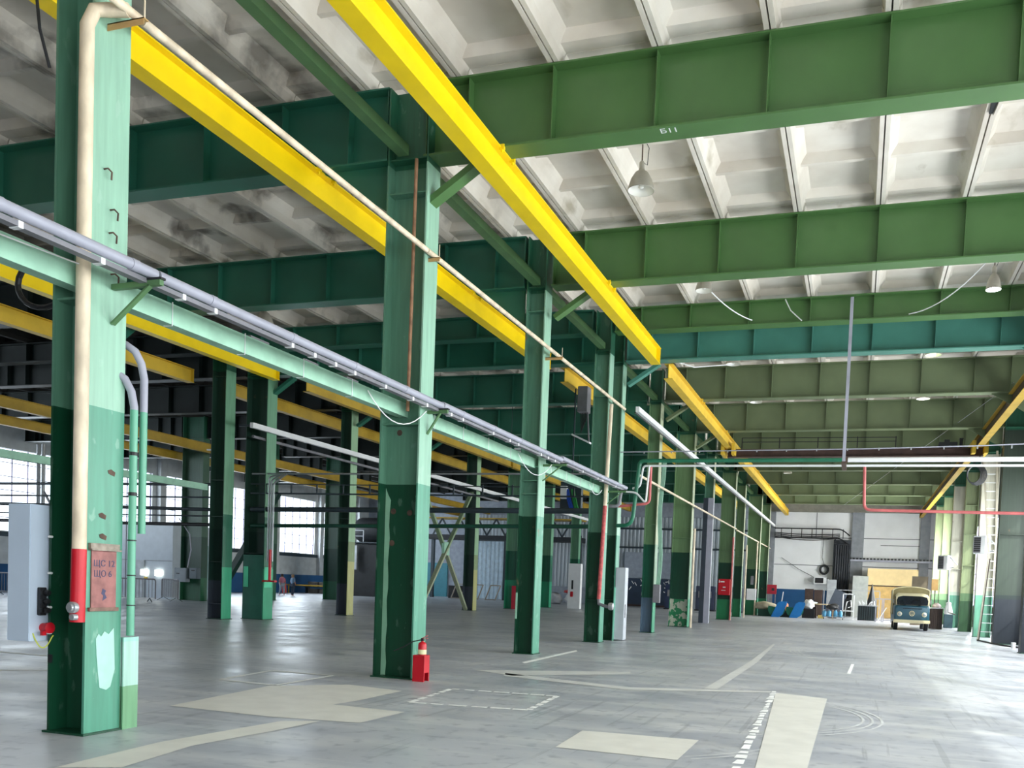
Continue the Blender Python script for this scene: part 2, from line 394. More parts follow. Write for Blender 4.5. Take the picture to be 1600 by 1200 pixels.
# end wall of the left bays: corrugated sheet over a plain band
m = MB(); m.mi = 1; m.box(XL-.3, -7.5, Y1, Y1+.3, 0, ZS+.1)
m.mi = 0
prof = []
x = -34.0
while x < -7.6:
    prof += [(x, Y1-.02), (x+.12, Y1-.02), (x+.17, Y1-.09), (x+.29, Y1-.09)]; x += .34
m.prism([(-7.6, Y1-.005), (-34.0, Y1-.005)]+prof, 2, 1.4, 7.6)
struct(m.build('wall_back', [CORR, plain('left_end_wall', (150, 158, 170), .8)]))

# ------------------------------------------------------------------ columns
def column(x0, yc, d, bf, mat_f, mat_w, label, group, ztop=9.42, plates=(), plate_base=True, top_collar=True, rear=True):
    t = thing('steel_column', (x0+d/2, yc, 0), label, 'column', group)
    tf = .028
    w = MB().box(x0+tf, x0+d-tf, yc-.011, yc+.011, 0, ztop); w.build('web', mat_w, t)
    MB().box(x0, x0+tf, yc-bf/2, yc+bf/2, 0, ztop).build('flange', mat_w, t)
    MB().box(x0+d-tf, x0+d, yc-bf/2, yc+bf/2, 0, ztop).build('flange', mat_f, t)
    for z in plates:
        m = MB(); m.box(x0+tf, x0+d-tf, yc-bf/2+.02, yc-.011, z, z+.022); m.box(x0+tf, x0+d-tf, yc+.011, yc+bf/2-.02, z, z+.022)
        m.build('stiffener_plate', mat_w, t)
    if plate_base:
        MB().box(x0-.03, x0+d+.03, yc-bf/2-.03, yc+bf/2+.03, 0, .02).build('base_plate', CPD, t)
    return t
ROW = 'green steel columns of the near row'
HC = (4.26, 7.75, 8.28)
cA = column(-7.47, 6.66, .46, .42, CP, CPD, 'nearest green column, at far left, with cream pipe, red sign and white cabinet', ROW, plates=(4.16, 8.28))
cB = column(-7.50, 12.68, .72, .42, CP, CPD, 'wide green column with a red fire extinguisher at its foot', ROW, plates=(4.1, 7.75, 8.28))
cC = column(-7.45, 18.68, .46, .42, CP, CPD, 'green column directly behind the one with the fire extinguisher', ROW, plates=(3.65, 3.95, 4.26, 7.75, 8.28))
cD = column(-7.43, 23.95, .46, .40, CP, CPD, 'green column carrying the peeling red and cream fire pipe', ROW, plates=(1.2, 4.26, 7.0, 8.28))
cD2 = column(-7.43, 25.25, .50, .36, CP, CPD, 'twin green column beside the red pipe, tall grey cabinet at its foot', ROW, plates=(1.2, 4.26, 8.28))
cE = column(-7.41, 30.68, .44, .42, CPF, CP_B, 'green column with blue-grey foot and pale cables down its edge', ROW, plates=(3.9, 8.28))
cF = column(-7.66, 36.8, .82, .42, CPF, CP_P, 'wide olive green column with peeling paint at its foot', ROW, plates=(3.8, 8.28))
cG = column(-7.40, 42.9, .44, .42, CPF, CPD, 'slim green column behind the peeling one, beside a grey conduit', ROW, plates=(8.28,))
cH = column(-7.46, 48.8, .78, .42, CPF, CP_H, 'green column with a red hose box on its front', ROW, plates=(3.8, 8.28))
cI = column(-7.40, 54.8, .5, .42, CPF, CP_H, 'green column next behind the red hose box column', ROW, plates=(3.8, 8.28))
cJ = column(-7.40, 60.8, .9, .42, CPF, CP_H, 'green column with a white electrical box, near the end wall', ROW, plates=(3.8, 8.28))
cK = column(-7.40, 66.8, .9, .42, CPF, CP_H, 'last green column of the near row before the end wall', ROW, plates=(3.8, 8.28))
# the small foot channel and painted repair patch of the nearest column
m = MB(); m.box(-7.05, -6.99, 6.873, 7.08, 0, .93); m.box(-7.0, -6.97, 6.873, 6.90, 0, .93); m.build('guard_plate', paint('mint_foot', (150, 205, 190), (165, 205, 192), .9, (110, 160, 120), .45), cA)
m = MB()
pr = [(6.57, .93), (6.60, .98), (6.63, .95), (6.67, 1.0), (6.72, .97), (6.78, 1.03), (6.80, .62), (6.75, .45), (6.70, .42), (6.62, .45), (6.60, .6), (6.58, .78)]
m.prism(pr, 0, -7.012, -7.004); m.build('repaint_patch', plain('patch_mint', (168, 214, 200), .5), cA)
m = MB()
for z0, y in ((5.4, 6.58), (5.05, 6.66), (4.83, 6.65), (4.45, 6.68)):
    m.tube([(-7.01, y, z0), (-6.96, y, z0), (-6.955, y+.04, z0-.02), (-6.96, y+.04, z0-.09)], .009, 6)
m.build('hook', RUST, cA)
m = MB()
for z0, y in ((2.12, 6.62), (1.92, 6.63), (2.55, 6.72)):
    m.prism([(y-.04, z0+.02), (y, z0+.035), (y+.05, z0+.01), (y+.04, z0-.03), (y, z0-.02), (y-.03, z0-.01)], 0, -7.012, -7.006)
m.build('rust_patch', RUST, cA)
m = MB()
for z0, x in ((4.0, -7.25), (2.72, -7.32), (2.2, -7.33), (2.7, -7.02)):
    m.lathe([(.05, 0), (.04, .01)], (x, 12.665, z0), 9, 'y')
m.build('rust_patch', RUST, cB)
m = MB(); m.box(-7.44, -7.40, 18.45, 18.47, .8, 1.4); m.build('worn_patch', LINT, cC)
m = MB(); m.box(-6.93, -6.90, 25.0, 25.45, 0, 1.6); m.build('mint_panel', plain('mint_panel', (120, 190, 165), .5), cD2)

R2 = 'green columns of the second row'
XR2 = -19.6
def col2(yc, lab, mf=CP2, mw=CP2D, d=.5): return column(XR2-d, yc, d, .46, mf, mw, lab, R2, plates=(3.9, 8.28))
col2(18.7, 'green column partly hidden behind the nearest column', CP2, CPD)
a = column(-20.62, 24.0, .56, .46, CP2, CP2D, 'left half of the double green column with ladder plates', R2, plates=(.5, 1.9, 3.4, 4.6, 8.0), ztop=9.4)
b = column(-20.13, 25.12, .85, .5, CP2, CP2D, 'right half of the double green column, mint patches at its foot', R2, plates=(2.25, 6.2, 8.28))
MB().box(-20.10, -19.31, 24.85, 24.868, 0, 2.2).build('foot_panel', plain('foot_panel_green', (36, 100, 84), .5), b)
for x, x2, ya, yb in ((-20.06, -19.9, 24.82, 24.848), (-19.279, -19.27, 24.9, 25.3)):
    MB().box(x, x2, ya, yb, 1.1, 1.8).build('mint_patch', plain('bright_mint', (84, 206, 160), .5), b)
col2(30.7, 'dark column with mottled yellow foot right of the double column', CP2Y, CP2D)
col2(36.7, 'column of the second row half hidden behind the extinguisher column')
column(-20.2, 42.7, .62, .46, CP2Y, CP2D, 'column with dark grey foot at the right of the cross brace', R2, plates=(8.28,))
column(-20.3, 48.7, .75, .46, CP2, CP2, 'column with bright green foot and red board beyond the cross brace', R2, plates=(8.28,))
column(-20.2, 54.7, .62, .46, CP2, CP2, 'second row column seen behind the third near column', R2, plates=(8.28,))
column(-20.2, 60.7, .62, .46, CP2, CP2, 'second row column beside the white electrical cabinet', R2, plates=(8.28,))
R3 = 'green columns of the third row'
column(-33.4, 36.7, 1.3, .46, CP3, CP3, 'dark green column with grey boxes beyond the crowd barrier', R3, plates=(8.28,))
column(-33.0, 48.7, 1.0, .46, CP3, CP3, 'broad dark green column with teal foot near the far windows', R3, plates=(8.28,))
column(-33.0, 42.7, .6, .46, CP3, CP3, 'slim dark green column just right of the double column', R3, plates=(8.28,))
column(-33.0, 60.7, .9, .46, CP3, CP3, 'green column behind the cross brace near the teal door', R3, plates=(8.28,))
RR = 'columns along the right wall'
column(5.1, 30.9, 1.0, .4, CPR, CPR, 'dark column at the right edge of the hall', RR, plates=(4.2, 8.28))
column(5.08, 36.7, 1.05, .4, CPR, CPR, 'dark column with navy foot, right of the leaning ladder', RR, plates=(4.2, 8.28))
column(5.1, 42.7, .7, .4, CPRM, CPRM, 'pale sunlit column with mint foot behind the ladder', RR, plates=(4.2, 8.28))
column(5.1, 48.7, .62, .4, CPRG, CPRG, 'pale green column left of the dark gap, small gable of light paint', RR, plates=(3.4, 5.0, 6.5, 8.28))
column(5.1, 54.7, .62, .4, CPRM, CPRM, 'pale column carrying the farther white fan heater', RR, plates=(3.4, 5.0, 8.28))
column(5.1, 60.7, .62, .4, CPRG, CPRG, 'pale green column beyond the farther fan heater', RR, plates=(8.28,))
column(5.1, 66.7, .62, .4, CPRG, CPRG, 'last column on the right before the end wall', RR, plates=(8.28,))

# ------------------------------------------------------------------ roof girders
def girder(x0, x1, yc, z0, z1, mat, label, group, bf=.4, knee=True):
    t = thing('roof_girder', ((x0+x1)/2, yc, z0), label, 'girder', group)
    MB().box(x0, x1, yc-.011, yc+.011, z0+.03, z1-.025).build('web', mat, t)
    MB().box(x0, x1, yc-bf/2, yc+bf/2, z0, z0+.03).build('bottom_flange', mat, t)
    MB().box(x0, x1, yc-bf/2, yc+bf/2, z1-.025, z1).build('top_flange', mat, t)
    xs = [x for x in RIBX if x0+.9 < x < x1-.9]+[x0+.75, x1-.75]+[x0+.03, x1-.03]
    for x in xs:
        m = MB(); m.box(x-.007, x+.007, yc-bf/2+.03, yc-.011, z0+.03, z1-.025); m.box(x-.007, x+.007, yc+.011, yc+bf/2-.03, z0+.03, z1-.025)
        m.build('stiffener', mat, t)
    if knee:
        m = MB()
        m.bar((x0+.06, yc, z0-.66), (x0+1.0, yc, z0-.06), .22, .10)
        m.build('knee_brace', mat, t)
        m = MB(); m.prism([(x1-.04, z0-.75), (x1-.04, z0), (x1-1.3, z0), (x1-1.2, z0-.06)], 1, yc-.012, yc+.012); m.build('gusset', mat, t)
    return t
BAYS = [('right hall', -6.88, 5.08, 'girders over the right hall'), ('middle bay', -19.52, -7.52, 'girders over the middle bay'),
        ('third bay', -32.0, -20.35, 'girders over the third bay'), ('window bay', -44.3, -33.6, 'girders over the window bay')]
fy = [(12.68, 8.3, 9.45), (18.68, 8.3, 9.45), (23.95, 8.79, 9.45), (25.25, 8.3, 9.4), (30.68, 8.3, 9.45), (36.8, 8.3, 9.45), (42.8, 8.3, 9.45), (48.8, 8.3, 9.45), (54.8, 8.3, 9.45), (60.8, 8.3, 9.45), (66.8, 8.3, 9.45)]
extra = {(0,0): 'broad green girder marked in chalk, nearest over the right hall', (0,1): 'green girder second from the camera over the right hall',
         (0,2): 'shallow green girder directly in front of the teal one', (0,3): 'teal girder over the right hall, behind the shallow green one'}
for bi, (bn, x0, x1, grp) in enumerate(BAYS):
    for k, (yc, z0, z1) in enumerate(fy):
        if bi == 3 and (k > 8 or k < 3): continue
        if bi == 2 and k < 1: continue
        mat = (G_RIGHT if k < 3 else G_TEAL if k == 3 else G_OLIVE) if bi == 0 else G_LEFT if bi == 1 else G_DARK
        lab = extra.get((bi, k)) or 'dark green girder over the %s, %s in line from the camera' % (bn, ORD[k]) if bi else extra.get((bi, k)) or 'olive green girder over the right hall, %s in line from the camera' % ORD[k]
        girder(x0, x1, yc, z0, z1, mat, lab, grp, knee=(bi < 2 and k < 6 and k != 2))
# chalk mark on the nearest girder
def text(body, size, loc, rot, mat, name, parent, ext=.002):
    cu = bpy.data.curves.new(name, 'FONT'); cu.body = body; cu.size = size; cu.extrude = ext; cu.align_x = 'CENTER'; cu.align_y = 'CENTER'
    ob = bpy.data.objects.new(name, cu); dg = bpy.context.evaluated_depsgraph_get()
    col.objects.link(ob); dg.update(); me = bpy.data.meshes.new_from_object(ob.evaluated_get(bpy.context.evaluated_depsgraph_get()))
    col.objects.unlink(ob); bpy.data.objects.remove(ob); me.name = name; me.materials.clear(); me.materials.append(mat)
    n = bpy.data.objects.new(name, me); col.objects.link(n)
    off = Vector((0,0,0)); p = parent
    while p: off += p.location; p = p.parent
    n.location = Vector(loc)-off; n.rotation_euler = rot
    if parent: n.parent = parent
    return n
g1 = [x for x in col.objects if x.get('label') == extra[(0,0)]][0]
text('Б11', .17, (-2.95, 12.60, 8.298), (rad(180), 0, 0), WHITE, 'chalk_mark', g1)

# ------------------------------------------------------------------ crane runway beams
WEBD = plain('shaded_brown_web', (70, 58, 40), .7, var=.25)  # shade on the right beam's web painted in as brown
def runway(x, segs, z0, z1, mats, label, group, bf=.26, clamps=()):
    for k, (a, b) in enumerate(segs):
        mat = mats[k] if isinstance(mats, list) else mats
        t = thing('crane_runway_beam', (x, (a+b)/2, z0), label[k], 'crane beam', group)
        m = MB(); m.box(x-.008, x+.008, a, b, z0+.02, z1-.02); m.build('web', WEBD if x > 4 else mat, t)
        MB().box(x-bf/2, x+bf/2, a, b, z0, z0+.02).build('bottom_flange', mat, t)
        MB().box(x-bf/2, x+bf/2, a, b, z1-.02, z1).build('top_flange', mat, t)
        m = MB(); m.box(x-bf/2+.01, x+bf/2-.01, b-.02, b-.005, z0+.02, z1-.02); m.build('end_plate', mat, t)
        for c in clamps:
            if a < c-.3 and c+.3 < b:
                m = MB()
                for dy in (-.22, .20):
                    m.box(x+bf/2-.03, x+bf/2+.05, c+dy, c+dy+.05, z1-.05, z1+.03)
                    m.lathe([(.022, 0), (.022, .05)], (x+bf/2+.01, c+dy+.025, z1-.09), 6)
                m.build('clamp', mat, t)
CL = [12.68, 18.68, 30.68, 36.8, 42.8, 48.8, 54.8, 60.8, 66.8]
GRP = 'yellow crane runway beams'
runway(-5.67, [(.5, 23.85), (25.5, 71.6)], 7.85, 8.30, [YEL, YELF], ['big bright yellow crane beam crossing the top of the picture', 'yellow crane beam continuing over the right hall to the end wall'], GRP, clamps=CL)
runway(-8.93, [(.5, 23.9), (25.5, 70)], 7.85, 8.30, [YEL, YELF], ['bright yellow crane beam left of the near column row', 'shaded yellow crane beam behind the grey box, left of the near row'], GRP, clamps=CL)
runway(-18.3, [(2, 24.0), (25.6, 44), (44.3, 70)], 7.85, 8.30, [YEL, YELD, YELD], ['narrow yellow beam seen just under the mint lintel at left', 'mustard beam starting right of the double column', 'distant mustard beam beside the second row'], GRP, clamps=CL)
runway(-21.6, [(5, 23.9), (25.8, 70)], 7.85, 8.30, [YELF, YELD], ['thick dark yellow beam ending in front of the black gap at left', 'mustard beam left of the second row running to the end wall'], GRP)
runway(-31.0, [(14, 70)], 7.42, 7.85, YELD, ['upper of the two low mustard beams before the far windows'], GRP)
runway(-33.9, [(24, 70)], 7.25, 7.65, YELD, ['lower of the two low mustard beams before the far windows'], GRP)
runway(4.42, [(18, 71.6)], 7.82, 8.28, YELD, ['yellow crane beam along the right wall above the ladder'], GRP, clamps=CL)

# ------------------------------------------------------------------ struts, lintels
yb = [1.0, 6.66, 12.68, 18.68, 23.95, 30.68, 36.8, 42.9, 48.8, 54.8, 60.8]
between = ['in front of the nearest column', 'from the nearest column to the extinguisher column', 'from the extinguisher column to the next', 'between the third and fourth columns', 'behind the twin column', 'ahead of the peeling column', 'behind the peeling column', 'before the hose box column', 'behind the hose box column', 'near the end wall']
for i in range(len(yb)-1):
    a, b = yb[i]+.23, yb[i+1]-.23
    if i == 4: a = 25.45
    m = MB(); m.box(-7.30, -7.12, a, b, 8.32, 8.335); m.box(-7.30, -7.285, a, b, 8.335, 8.48); m.box(-7.135, -7.12, a, b, 8.335, 8.48)
    tag(m.build('longitudinal_strut', STRUT), 'green roof-level strut %s' % between[i], 'strut', 'roof struts along the near row')
for i in range(5):
    if i == 4: continue
    a, b = yb[i]+(.012), yb[i+1]-.012
    t = thing('steel_lintel', (-7.2, (a+b)/2, 4.24), 'mint green channel beam %s, carrying cables' % between[i], 'beam', 'mint lintels between the near columns')
    m = MB(); m.box(-7.13, -7.11, a, b, 4.24, 4.46); m.box(-7.27, -7.13, a, b, 4.24, 4.255); m.box(-7.27, -7.13, a, b, 4.445, 4.46); m.build('channel', LINT, t)
    m = MB()
    y = a+.9
    while y < b-.5:
        m.tube([(-7.105, y, 4.475), (-7.105, y, 4.225), (-7.2, y-.02, 4.222)], .006, 5); y += 1.15
    m.build('cable_tie', WHITE, t)
for y0, y1, n in ((9.0, 9.35, 'left'), (10.1, 10.4, 'middle'), (11.1, 11.4, 'right')):
    tag(MB().box(-7.4, -7.25, y0, y1, 4.461, 4.54).build('bracket_plate', GREYD), 'small grey bracket plate behind the mint lintel, %s one' % n, 'bracket')
for a, b, lab in ((6.9, 12.5, 'thin white cable looping from the lintel past the extinguisher column'), (12.9, 18.5, 'thin white cable drooping under the lintel past the third column'), (18.9, 23.8, 'pale cable drooping below the last lintel')):
    pts = sag((-7.08, b-1.1, 4.40), (-6.74, b+.1, 4.33), .34) if b < 20 else sag((-7.08, b-1.2, 4.38), (-6.93, b-.5, 4.3), .2)
    tag(MB().tube(pts, .009, 6).build('cable', WHITE), lab, 'cable')
tag(MB().tube(sag((-7.09, .8, 4.42), (-7.0, 6.4, 4.42), .06), .007, 6).build('cable', WHITE), 'thin white cable along the lintel left of the nearest column', 'cable')
# second row lintels
for a, b, x, z, lab in ((12, 23.2, -20.3, 4.3, 'teal green beam running left from the double column'), (1, 12, -20.3, 4.3, 'teal green beam at the left frame edge')):
    tag(MB().box(x-.08, x+.08, a, b, z-.1, z+.1).build('steel_lintel', LINT), lab, 'beam')

# ------------------------------------------------------------------ trunking, pipes
def trunk(a, b, lab, x=-6.55, z=4.44):
    t = thing('cable_trunking', (x, (a+b)/2, z), lab, 'trunking', 'grey trunking along the near row')
    MB().tube([(x, a, z), (x, b, z)], .052, 14).build('conduit', GREY, t, smooth=True)
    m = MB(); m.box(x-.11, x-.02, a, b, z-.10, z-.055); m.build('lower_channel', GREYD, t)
    y = a+.35
    while y < b-.1:
        MB().box(x-.115, x-.015, y, y+.045, z-.108, z-.052).build('clip', WHITE, t)
        y += random.choice((.45, .8, 1.3))
    y = a+.7
    while y < b:
        MB().tube([(x, y, z), (x, y+.09, z)], .057, 14).build('joint_sleeve', GREY, t, smooth=True); y += 1.35
trunk(-1, 6.75, 'grey cable trunking from the left edge to the nearest column')
trunk(6.78, 12.75, 'grey cable trunking between the nearest and extinguisher columns')
trunk(12.78, 18.7, 'grey cable trunking behind the extinguisher column', z=4.46)
trunk(18.73, 24.5, 'grey cable trunking reaching the red pipe column', z=4.50)
for y, x0, lab in ((6.7, -7.0, 'green angle bracket holding trunking on the nearest column'), (12.72, -6.78, 'green angle bracket holding trunking on the extinguisher column'), (18.72, -6.99, 'green angle bracket holding trunking on the third column'), (24.0, -6.97, 'green angle bracket holding trunking on the red pipe column')):
    t = thing('angle_bracket', (x0, y, 4.0), lab, 'bracket', 'trunking brackets on the columns')
    m = MB(); m.bar((x0, y, 4.33), (-6.42, y, 4.34), .05, .05); m.bar((x0, y, 3.98), (-6.55, y, 4.32), .05, .02); m.build('arm', STRUT, t)
    m = MB(); m.box(-6.64, -6.40, y-.03, y+.03, 4.365, 4.385); m.build('saddle', BLACK, t)
def pipe(name, pts, r, mat, lab, cat='pipe', seg=12, rr=.12, group=None):
    return tag(MB().tube(path(pts, rr) if len(pts) > 2 else pts, r, seg).build(name, mat, smooth=True), lab, cat, group)
# cream fire main along the row
for k, (a, b) in enumerate(((0, 6.7), (6.72, 12.4), (12.42, 18.6), (18.62, 24.6))):
    pipe('fire_main_pipe', [(-6.72, a, 6.80), (-6.72, b, 6.80)], .042, CREAM, ['cream pipe above the nearest column', 'rusty cream pipe from the nearest column to the extinguisher column', 'cream pipe from the extinguisher column to the third column', 'cream pipe section ending at the red pipe column'][k], group='cream pipe along the near row')
for y, x0, lab in ((6.62, -7.01, 'tan angle bracket holding the cream pipe on the nearest column'), (12.6, -6.78, 'tan angle bracket holding the cream pipe on the extinguisher column'), (18.62, -6.99, 'tan angle bracket holding the cream pipe on the third column')):
    t = thing('pipe_bracket', (x0, y, 6.7), lab, 'bracket', 'tan pipe brackets')
    m = MB(); m.box(x0, -6.58, y-.03, y+.03, 6.735, 6.745); m.box(x0, -6.58, y-.03, y-.024, 6.68, 6.745); m.build('angle', TAN, t)
    MB().tube([(-6.60, y, 6.745), (-6.60, y, 6.95)], .008, 6).build('rod', CREAM, t)
# vertical standpipe on the nearest column
t = thing('standpipe', (-7.03, 6.36, 1.1), 'cream vertical pipe with red lower end and valve on the nearest column', 'pipe')
MB().tube([(-7.01, 6.37, 1.79), (-7.01, 6.37, 6.6), (-6.98, 6.42, 6.76), (-6.9, 6.5, 6.8), (-6.72, 6.55, 6.8)], .062, 16).build('upper_pipe', CREAM, t, smooth=True)
MB().tube([(-7.02, 6.37, 1.10), (-7.01, 6.37, 1.79)], .065, 16).build('red_end', RED, t, smooth=True)
m = MB(); m.lathe([(.025, 0), (.05, .0), (.055, .02), (.055, .05), (.04, .055), (.035, .07)], (-6.98, 6.31, 1.24), 14, 'y'); m.v = [(x, 6.31-(y-6.31), z) for x, y, z in m.v]; m.build('valve', STEEL, t, smooth=True)
m = MB(); m.lathe([(.03, 0), (.03, .05)], (-6.97, 6.26, 1.15), 10, 'y'); m.build('hose_coupling', STEEL, t, smooth=True)
# conduits on the back edge of the nearest column
for k, (y, z0, z1, x) in enumerate(((6.93, .95, 3.55, -6.95), (7.05, 1.98, 3.85, -6.95))):
    t = thing('painted_conduit', (x, y, z0), ['green painted conduit bending over behind the nearest column', 'shorter green painted conduit beside the long one on the nearest column'][k], 'conduit')
    MB().tube([(x, y, z0), (x, y, 3.2)], .038, 12).build('lower_run', paint('conduit_paint%d' % k, (200, 205, 200), (96, 166, 138), 3.25), t, smooth=True)
    MB().tube([(x, y, 3.2), (x, y, z1-.32), (x-.01, y-.03, z1-.17), (x-.04, y-.08, z1-.06), (x-.12, y-.12, z1), (x-.3, y-.14, z1+.02)], .038, 12).build('bend', GREY, t, smooth=True)
    if k == 0:
        m = MB()
        for z in (2.35, 2.75, 1.9, 1.55, 1.25): m.lathe([(.043, 0), (.043, .035 if z > 2 else .012)], (x, y, z), 12)
        m.build('clamp', BLACK, t)
# rusty riser at the extinguisher column
pipe('riser_pipe', [(-6.99, 12.44, 4.3), (-6.97, 12.44, 8.25)], .028, RUSTP, 'thin rusty vertical pipe in the web of the extinguisher column')
# red and cream standpipe on column D
t = thing('standpipe', (-6.9, 23.7, 1.0), 'vertical fire pipe, cream above and peeling red below, with valve', 'pipe')
MB().tube([(-6.93, 23.68, 3.9), (-6.86, 23.68, 6.75)], .055, 12).build('upper_pipe', CREAM, t, smooth=True)
MB().tube([(-7.0, 23.68, 1.25), (-6.93, 23.68, 3.9)], .058, 12).build('red_pipe', plain('peeling_red', (190, 84, 84), .6, var=.3, scale=12), t, smooth=True)
MB().tube([(-7.0, 23.68, 1.27), (-6.98, 23.64, 1.12), (-6.8, 23.6, 1.06), (-6.65, 23.58, 1.04)], .05, 10).build('elbow', GREYD, t, smooth=True)
MB().lathe([(.03, -.08), (.1, -.06), (.11, 0), (.1, .06), (.03, .08)], (-6.6, 23.57, 1.06), 12, 'x').build('valve', STEEL, t, smooth=True)
# cable tray further down the row (white)
for a, b, lab in ((24.9, 42.7, 'white cable tray descending in view from the red pipe column'), (42.72, 69.5, 'white cable tray farther down the near row')):
    t = thing('cable_tray', (-6.5, (a+b)/2, 6.8), lab, 'tray', 'white tray down the near row')
    MB().box(-6.47, -6.36, a, b, 6.78, 6.93).build('channel', WHITE, t)
    MB().tube([(-6.49, a, 6.76), (-6.49, b, 6.76)], .02, 8).build('cable', BLACK, t)
for a, b, z, lab in ((26.2, 49, 5.1, 'thin pale pipe below the white tray'), (49.2, 69, 5.05, 'thin pale pipe near the end wall')):
    pipe('pale_pipe', [(-6.62, a, z), (-6.62, b, z)], .04, CREAM, lab)
# transverse services over the right hall
YC = 25.0
t = thing('service_pipe', (-1, YC, 5.35), 'green then grey pipe crossing the right hall at half height', 'pipe')
MB().tube(path([(-6.95, YC+.1, 3.45), (-6.6, YC, 3.45), (-6.45, YC, 3.6), (-6.3, YC, 5.36), (-.46, YC, 5.36)], .14), .058, 12).build('green_section', TEALP, t, smooth=True)
MB().tube([(-.46, YC, 5.36), (5.6, YC, 5.36)], .065, 12).build('grey_section', WHITE, t, smooth=True)
MB().lathe([(.09, 0), (.09, .08)], (-.5, YC, 5.36), 12, 'x').build('coupling', RUST, t)
pipe('service_pipe', [(-6.5, YC+.05, 4.55), (-6.28, YC+.05, 4.6), (-6.2, YC+.05, 5.22), (5.6, YC+.05, 5.20)], .032, WHITE, 'thin pale pipe just below the green crossing pipe', rr=.1)
t = thing('overhead_cable', (-1, YC, 5.6), 'thin clipped cable line above the crossing pipes', 'cable')
MB().tube([(-6.9, YC, 5.62), (-3, YC, 5.64), (0, YC, 5.66), (3, YC, 5.72), (5.6, YC, 5.82)], .016, 8).build('cable', GREY, t)
m = MB()
for k in range(15): m.box(-6.2+k*.82, -6.17+k*.82, YC-.02, YC+.02, 5.57+.006*k, 5.62+.008*k)
m.build('clip', STEEL, t)
pipe('red_pipe', [(.03, 27.6, 5.55), (.08, 27.6, 4.24), (5.6, 27.6, 4.18)], .045, PINK, 'faded red pipe dropping then running to the right edge', rr=.2)
pipe('red_pipe', [(-5.98, 25.1, 5.2), (-5.98, 25.1, 4.12), (-6.94, 25.1, 4.02)], .04, PINK, 'short faded red pipe beside the green bend', rr=.15)
t = thing('hanging_post', (-.5, 24.1, 5.1), 'tall thin grey post hanging from the shallow girder to the crossing pipes', 'post')
MB().box(-.54, -.46, 23.66, 23.72, 5.12, 9.35).build('channel', GREY, t)
MB().box(-.56, -.44, 23.66, 25.06, 5.08, 5.13).build('foot_bracket', RUST, t)
pipe('pale_pipe', [(-6.9, 24.9, 4.45), (-6.35, 24.9, 4.42), (-6.05, 24.9, 4.1), (-5.98, 24.9, 5.2)], .028, WHITE, 'white looping hose at the green pipe bend', rr=.12)
pipe('grey_pipe', [(-6.98, 24.3, 3.95), (-6.7, 24.3, 3.95), (-6.66, 24.4, 4.45)], .05, GREYD, 'dark grey pipe elbow below the trunking end', rr=.12)
# left bay crossing pipes in front of the double column
def xrun(z, r, mat, lab, x0=-19.9, x1=-7.4, y=24.95, z1=None):
    pipe('crossing_pipe', [(x0, y, z), (x1, y, z if z1 is None else z1)], r, mat, lab, group='pipes crossing the left bays')
xrun(3.76, .085, DARKP, 'thick dark pipe crossing between the double and red pipe columns', z1=3.86)
xrun(3.20, .065, DGREENP, 'dark green pipe below the thick dark pipe', z1=3.40)
xrun(4.97, .03, STEEL, 'thin grey pipe at the top of the crossing pipes')
t = thing('cable_ladder', (-14, 24.9, 4.5), 'dark open cable ladder crossing the middle bay', 'cable ladder')
MB().bar((-19.9, 24.9, 4.62), (-7.5, 24.9, 4.55), .05, .03).build('rail', DARKP, t)
MB().bar((-19.9, 24.9, 4.3), (-7.5, 24.9, 4.28), .05, .05).build('rail', DARKP, t)
for k in range(12): MB().box(-19.3+k, -19.26+k, 24.88, 24.92, 4.28, 4.62).build('rung', DARKP, t)
xrun(4.6, .05, DARKP, 'upper dark pipe crossing the third bay', -33, -21)
xrun(4.15, .03, DARKP, 'thin dark pipe second from top in the third bay', -33, -21)
xrun(3.85, .06, DARKP, 'dark pipe third from top in the third bay', -33, -21, z1=3.72)
xrun(3.5, .025, DARKP, 'thin dark pipe fourth from top in the third bay', -33, -21)
xrun(3.2, .06, BLACK, 'lowest dark pipe crossing the third bay', -33, -21)
# riser bundle on the double column
m = MB()
for k, x in enumerate((-19.12, -19.03, -18.94)): m.tube(path([(x, 24.85, 2.0), (x, 24.85, 4.85-.1*k), (x+.5, 24.85, 4.95)], .1), .03, 8)
t = thing('riser_bundle', (-19, 24.85, 1.6), 'bundle of thin risers on the double column with a red lower end', 'pipe')
m.build('risers', STEEL, t, smooth=True)
m = MB(); m.tube([(-19.0, 24.82, 1.35), (-19.0, 24.82, 2.4)], .05, 8); m.box(-19.25, -18.75, 24.75, 24.88, 1.3, 1.36); m.build('red_end', RED, t)
# white light tray of the second row
t = thing('light_tray', (-19.2, 40, 6.35), 'long white tray running past the second row columns', 'tray')
MB().box(-19.2, -19.08, 23.9, 62, 6.33, 6.5).build('channel', WHITE, t)
MB().bar((-19.7, 24.0, 6.42), (-19.25, 24.0, 6.42), .06, .06).build('arm', DARKP, t)
pipe('grey_pipe', [(-19.4, 24.3, 6.12), (-19.4, 45, 6.1)], .05, GREYD, 'grey pipe just below the white second row tray')
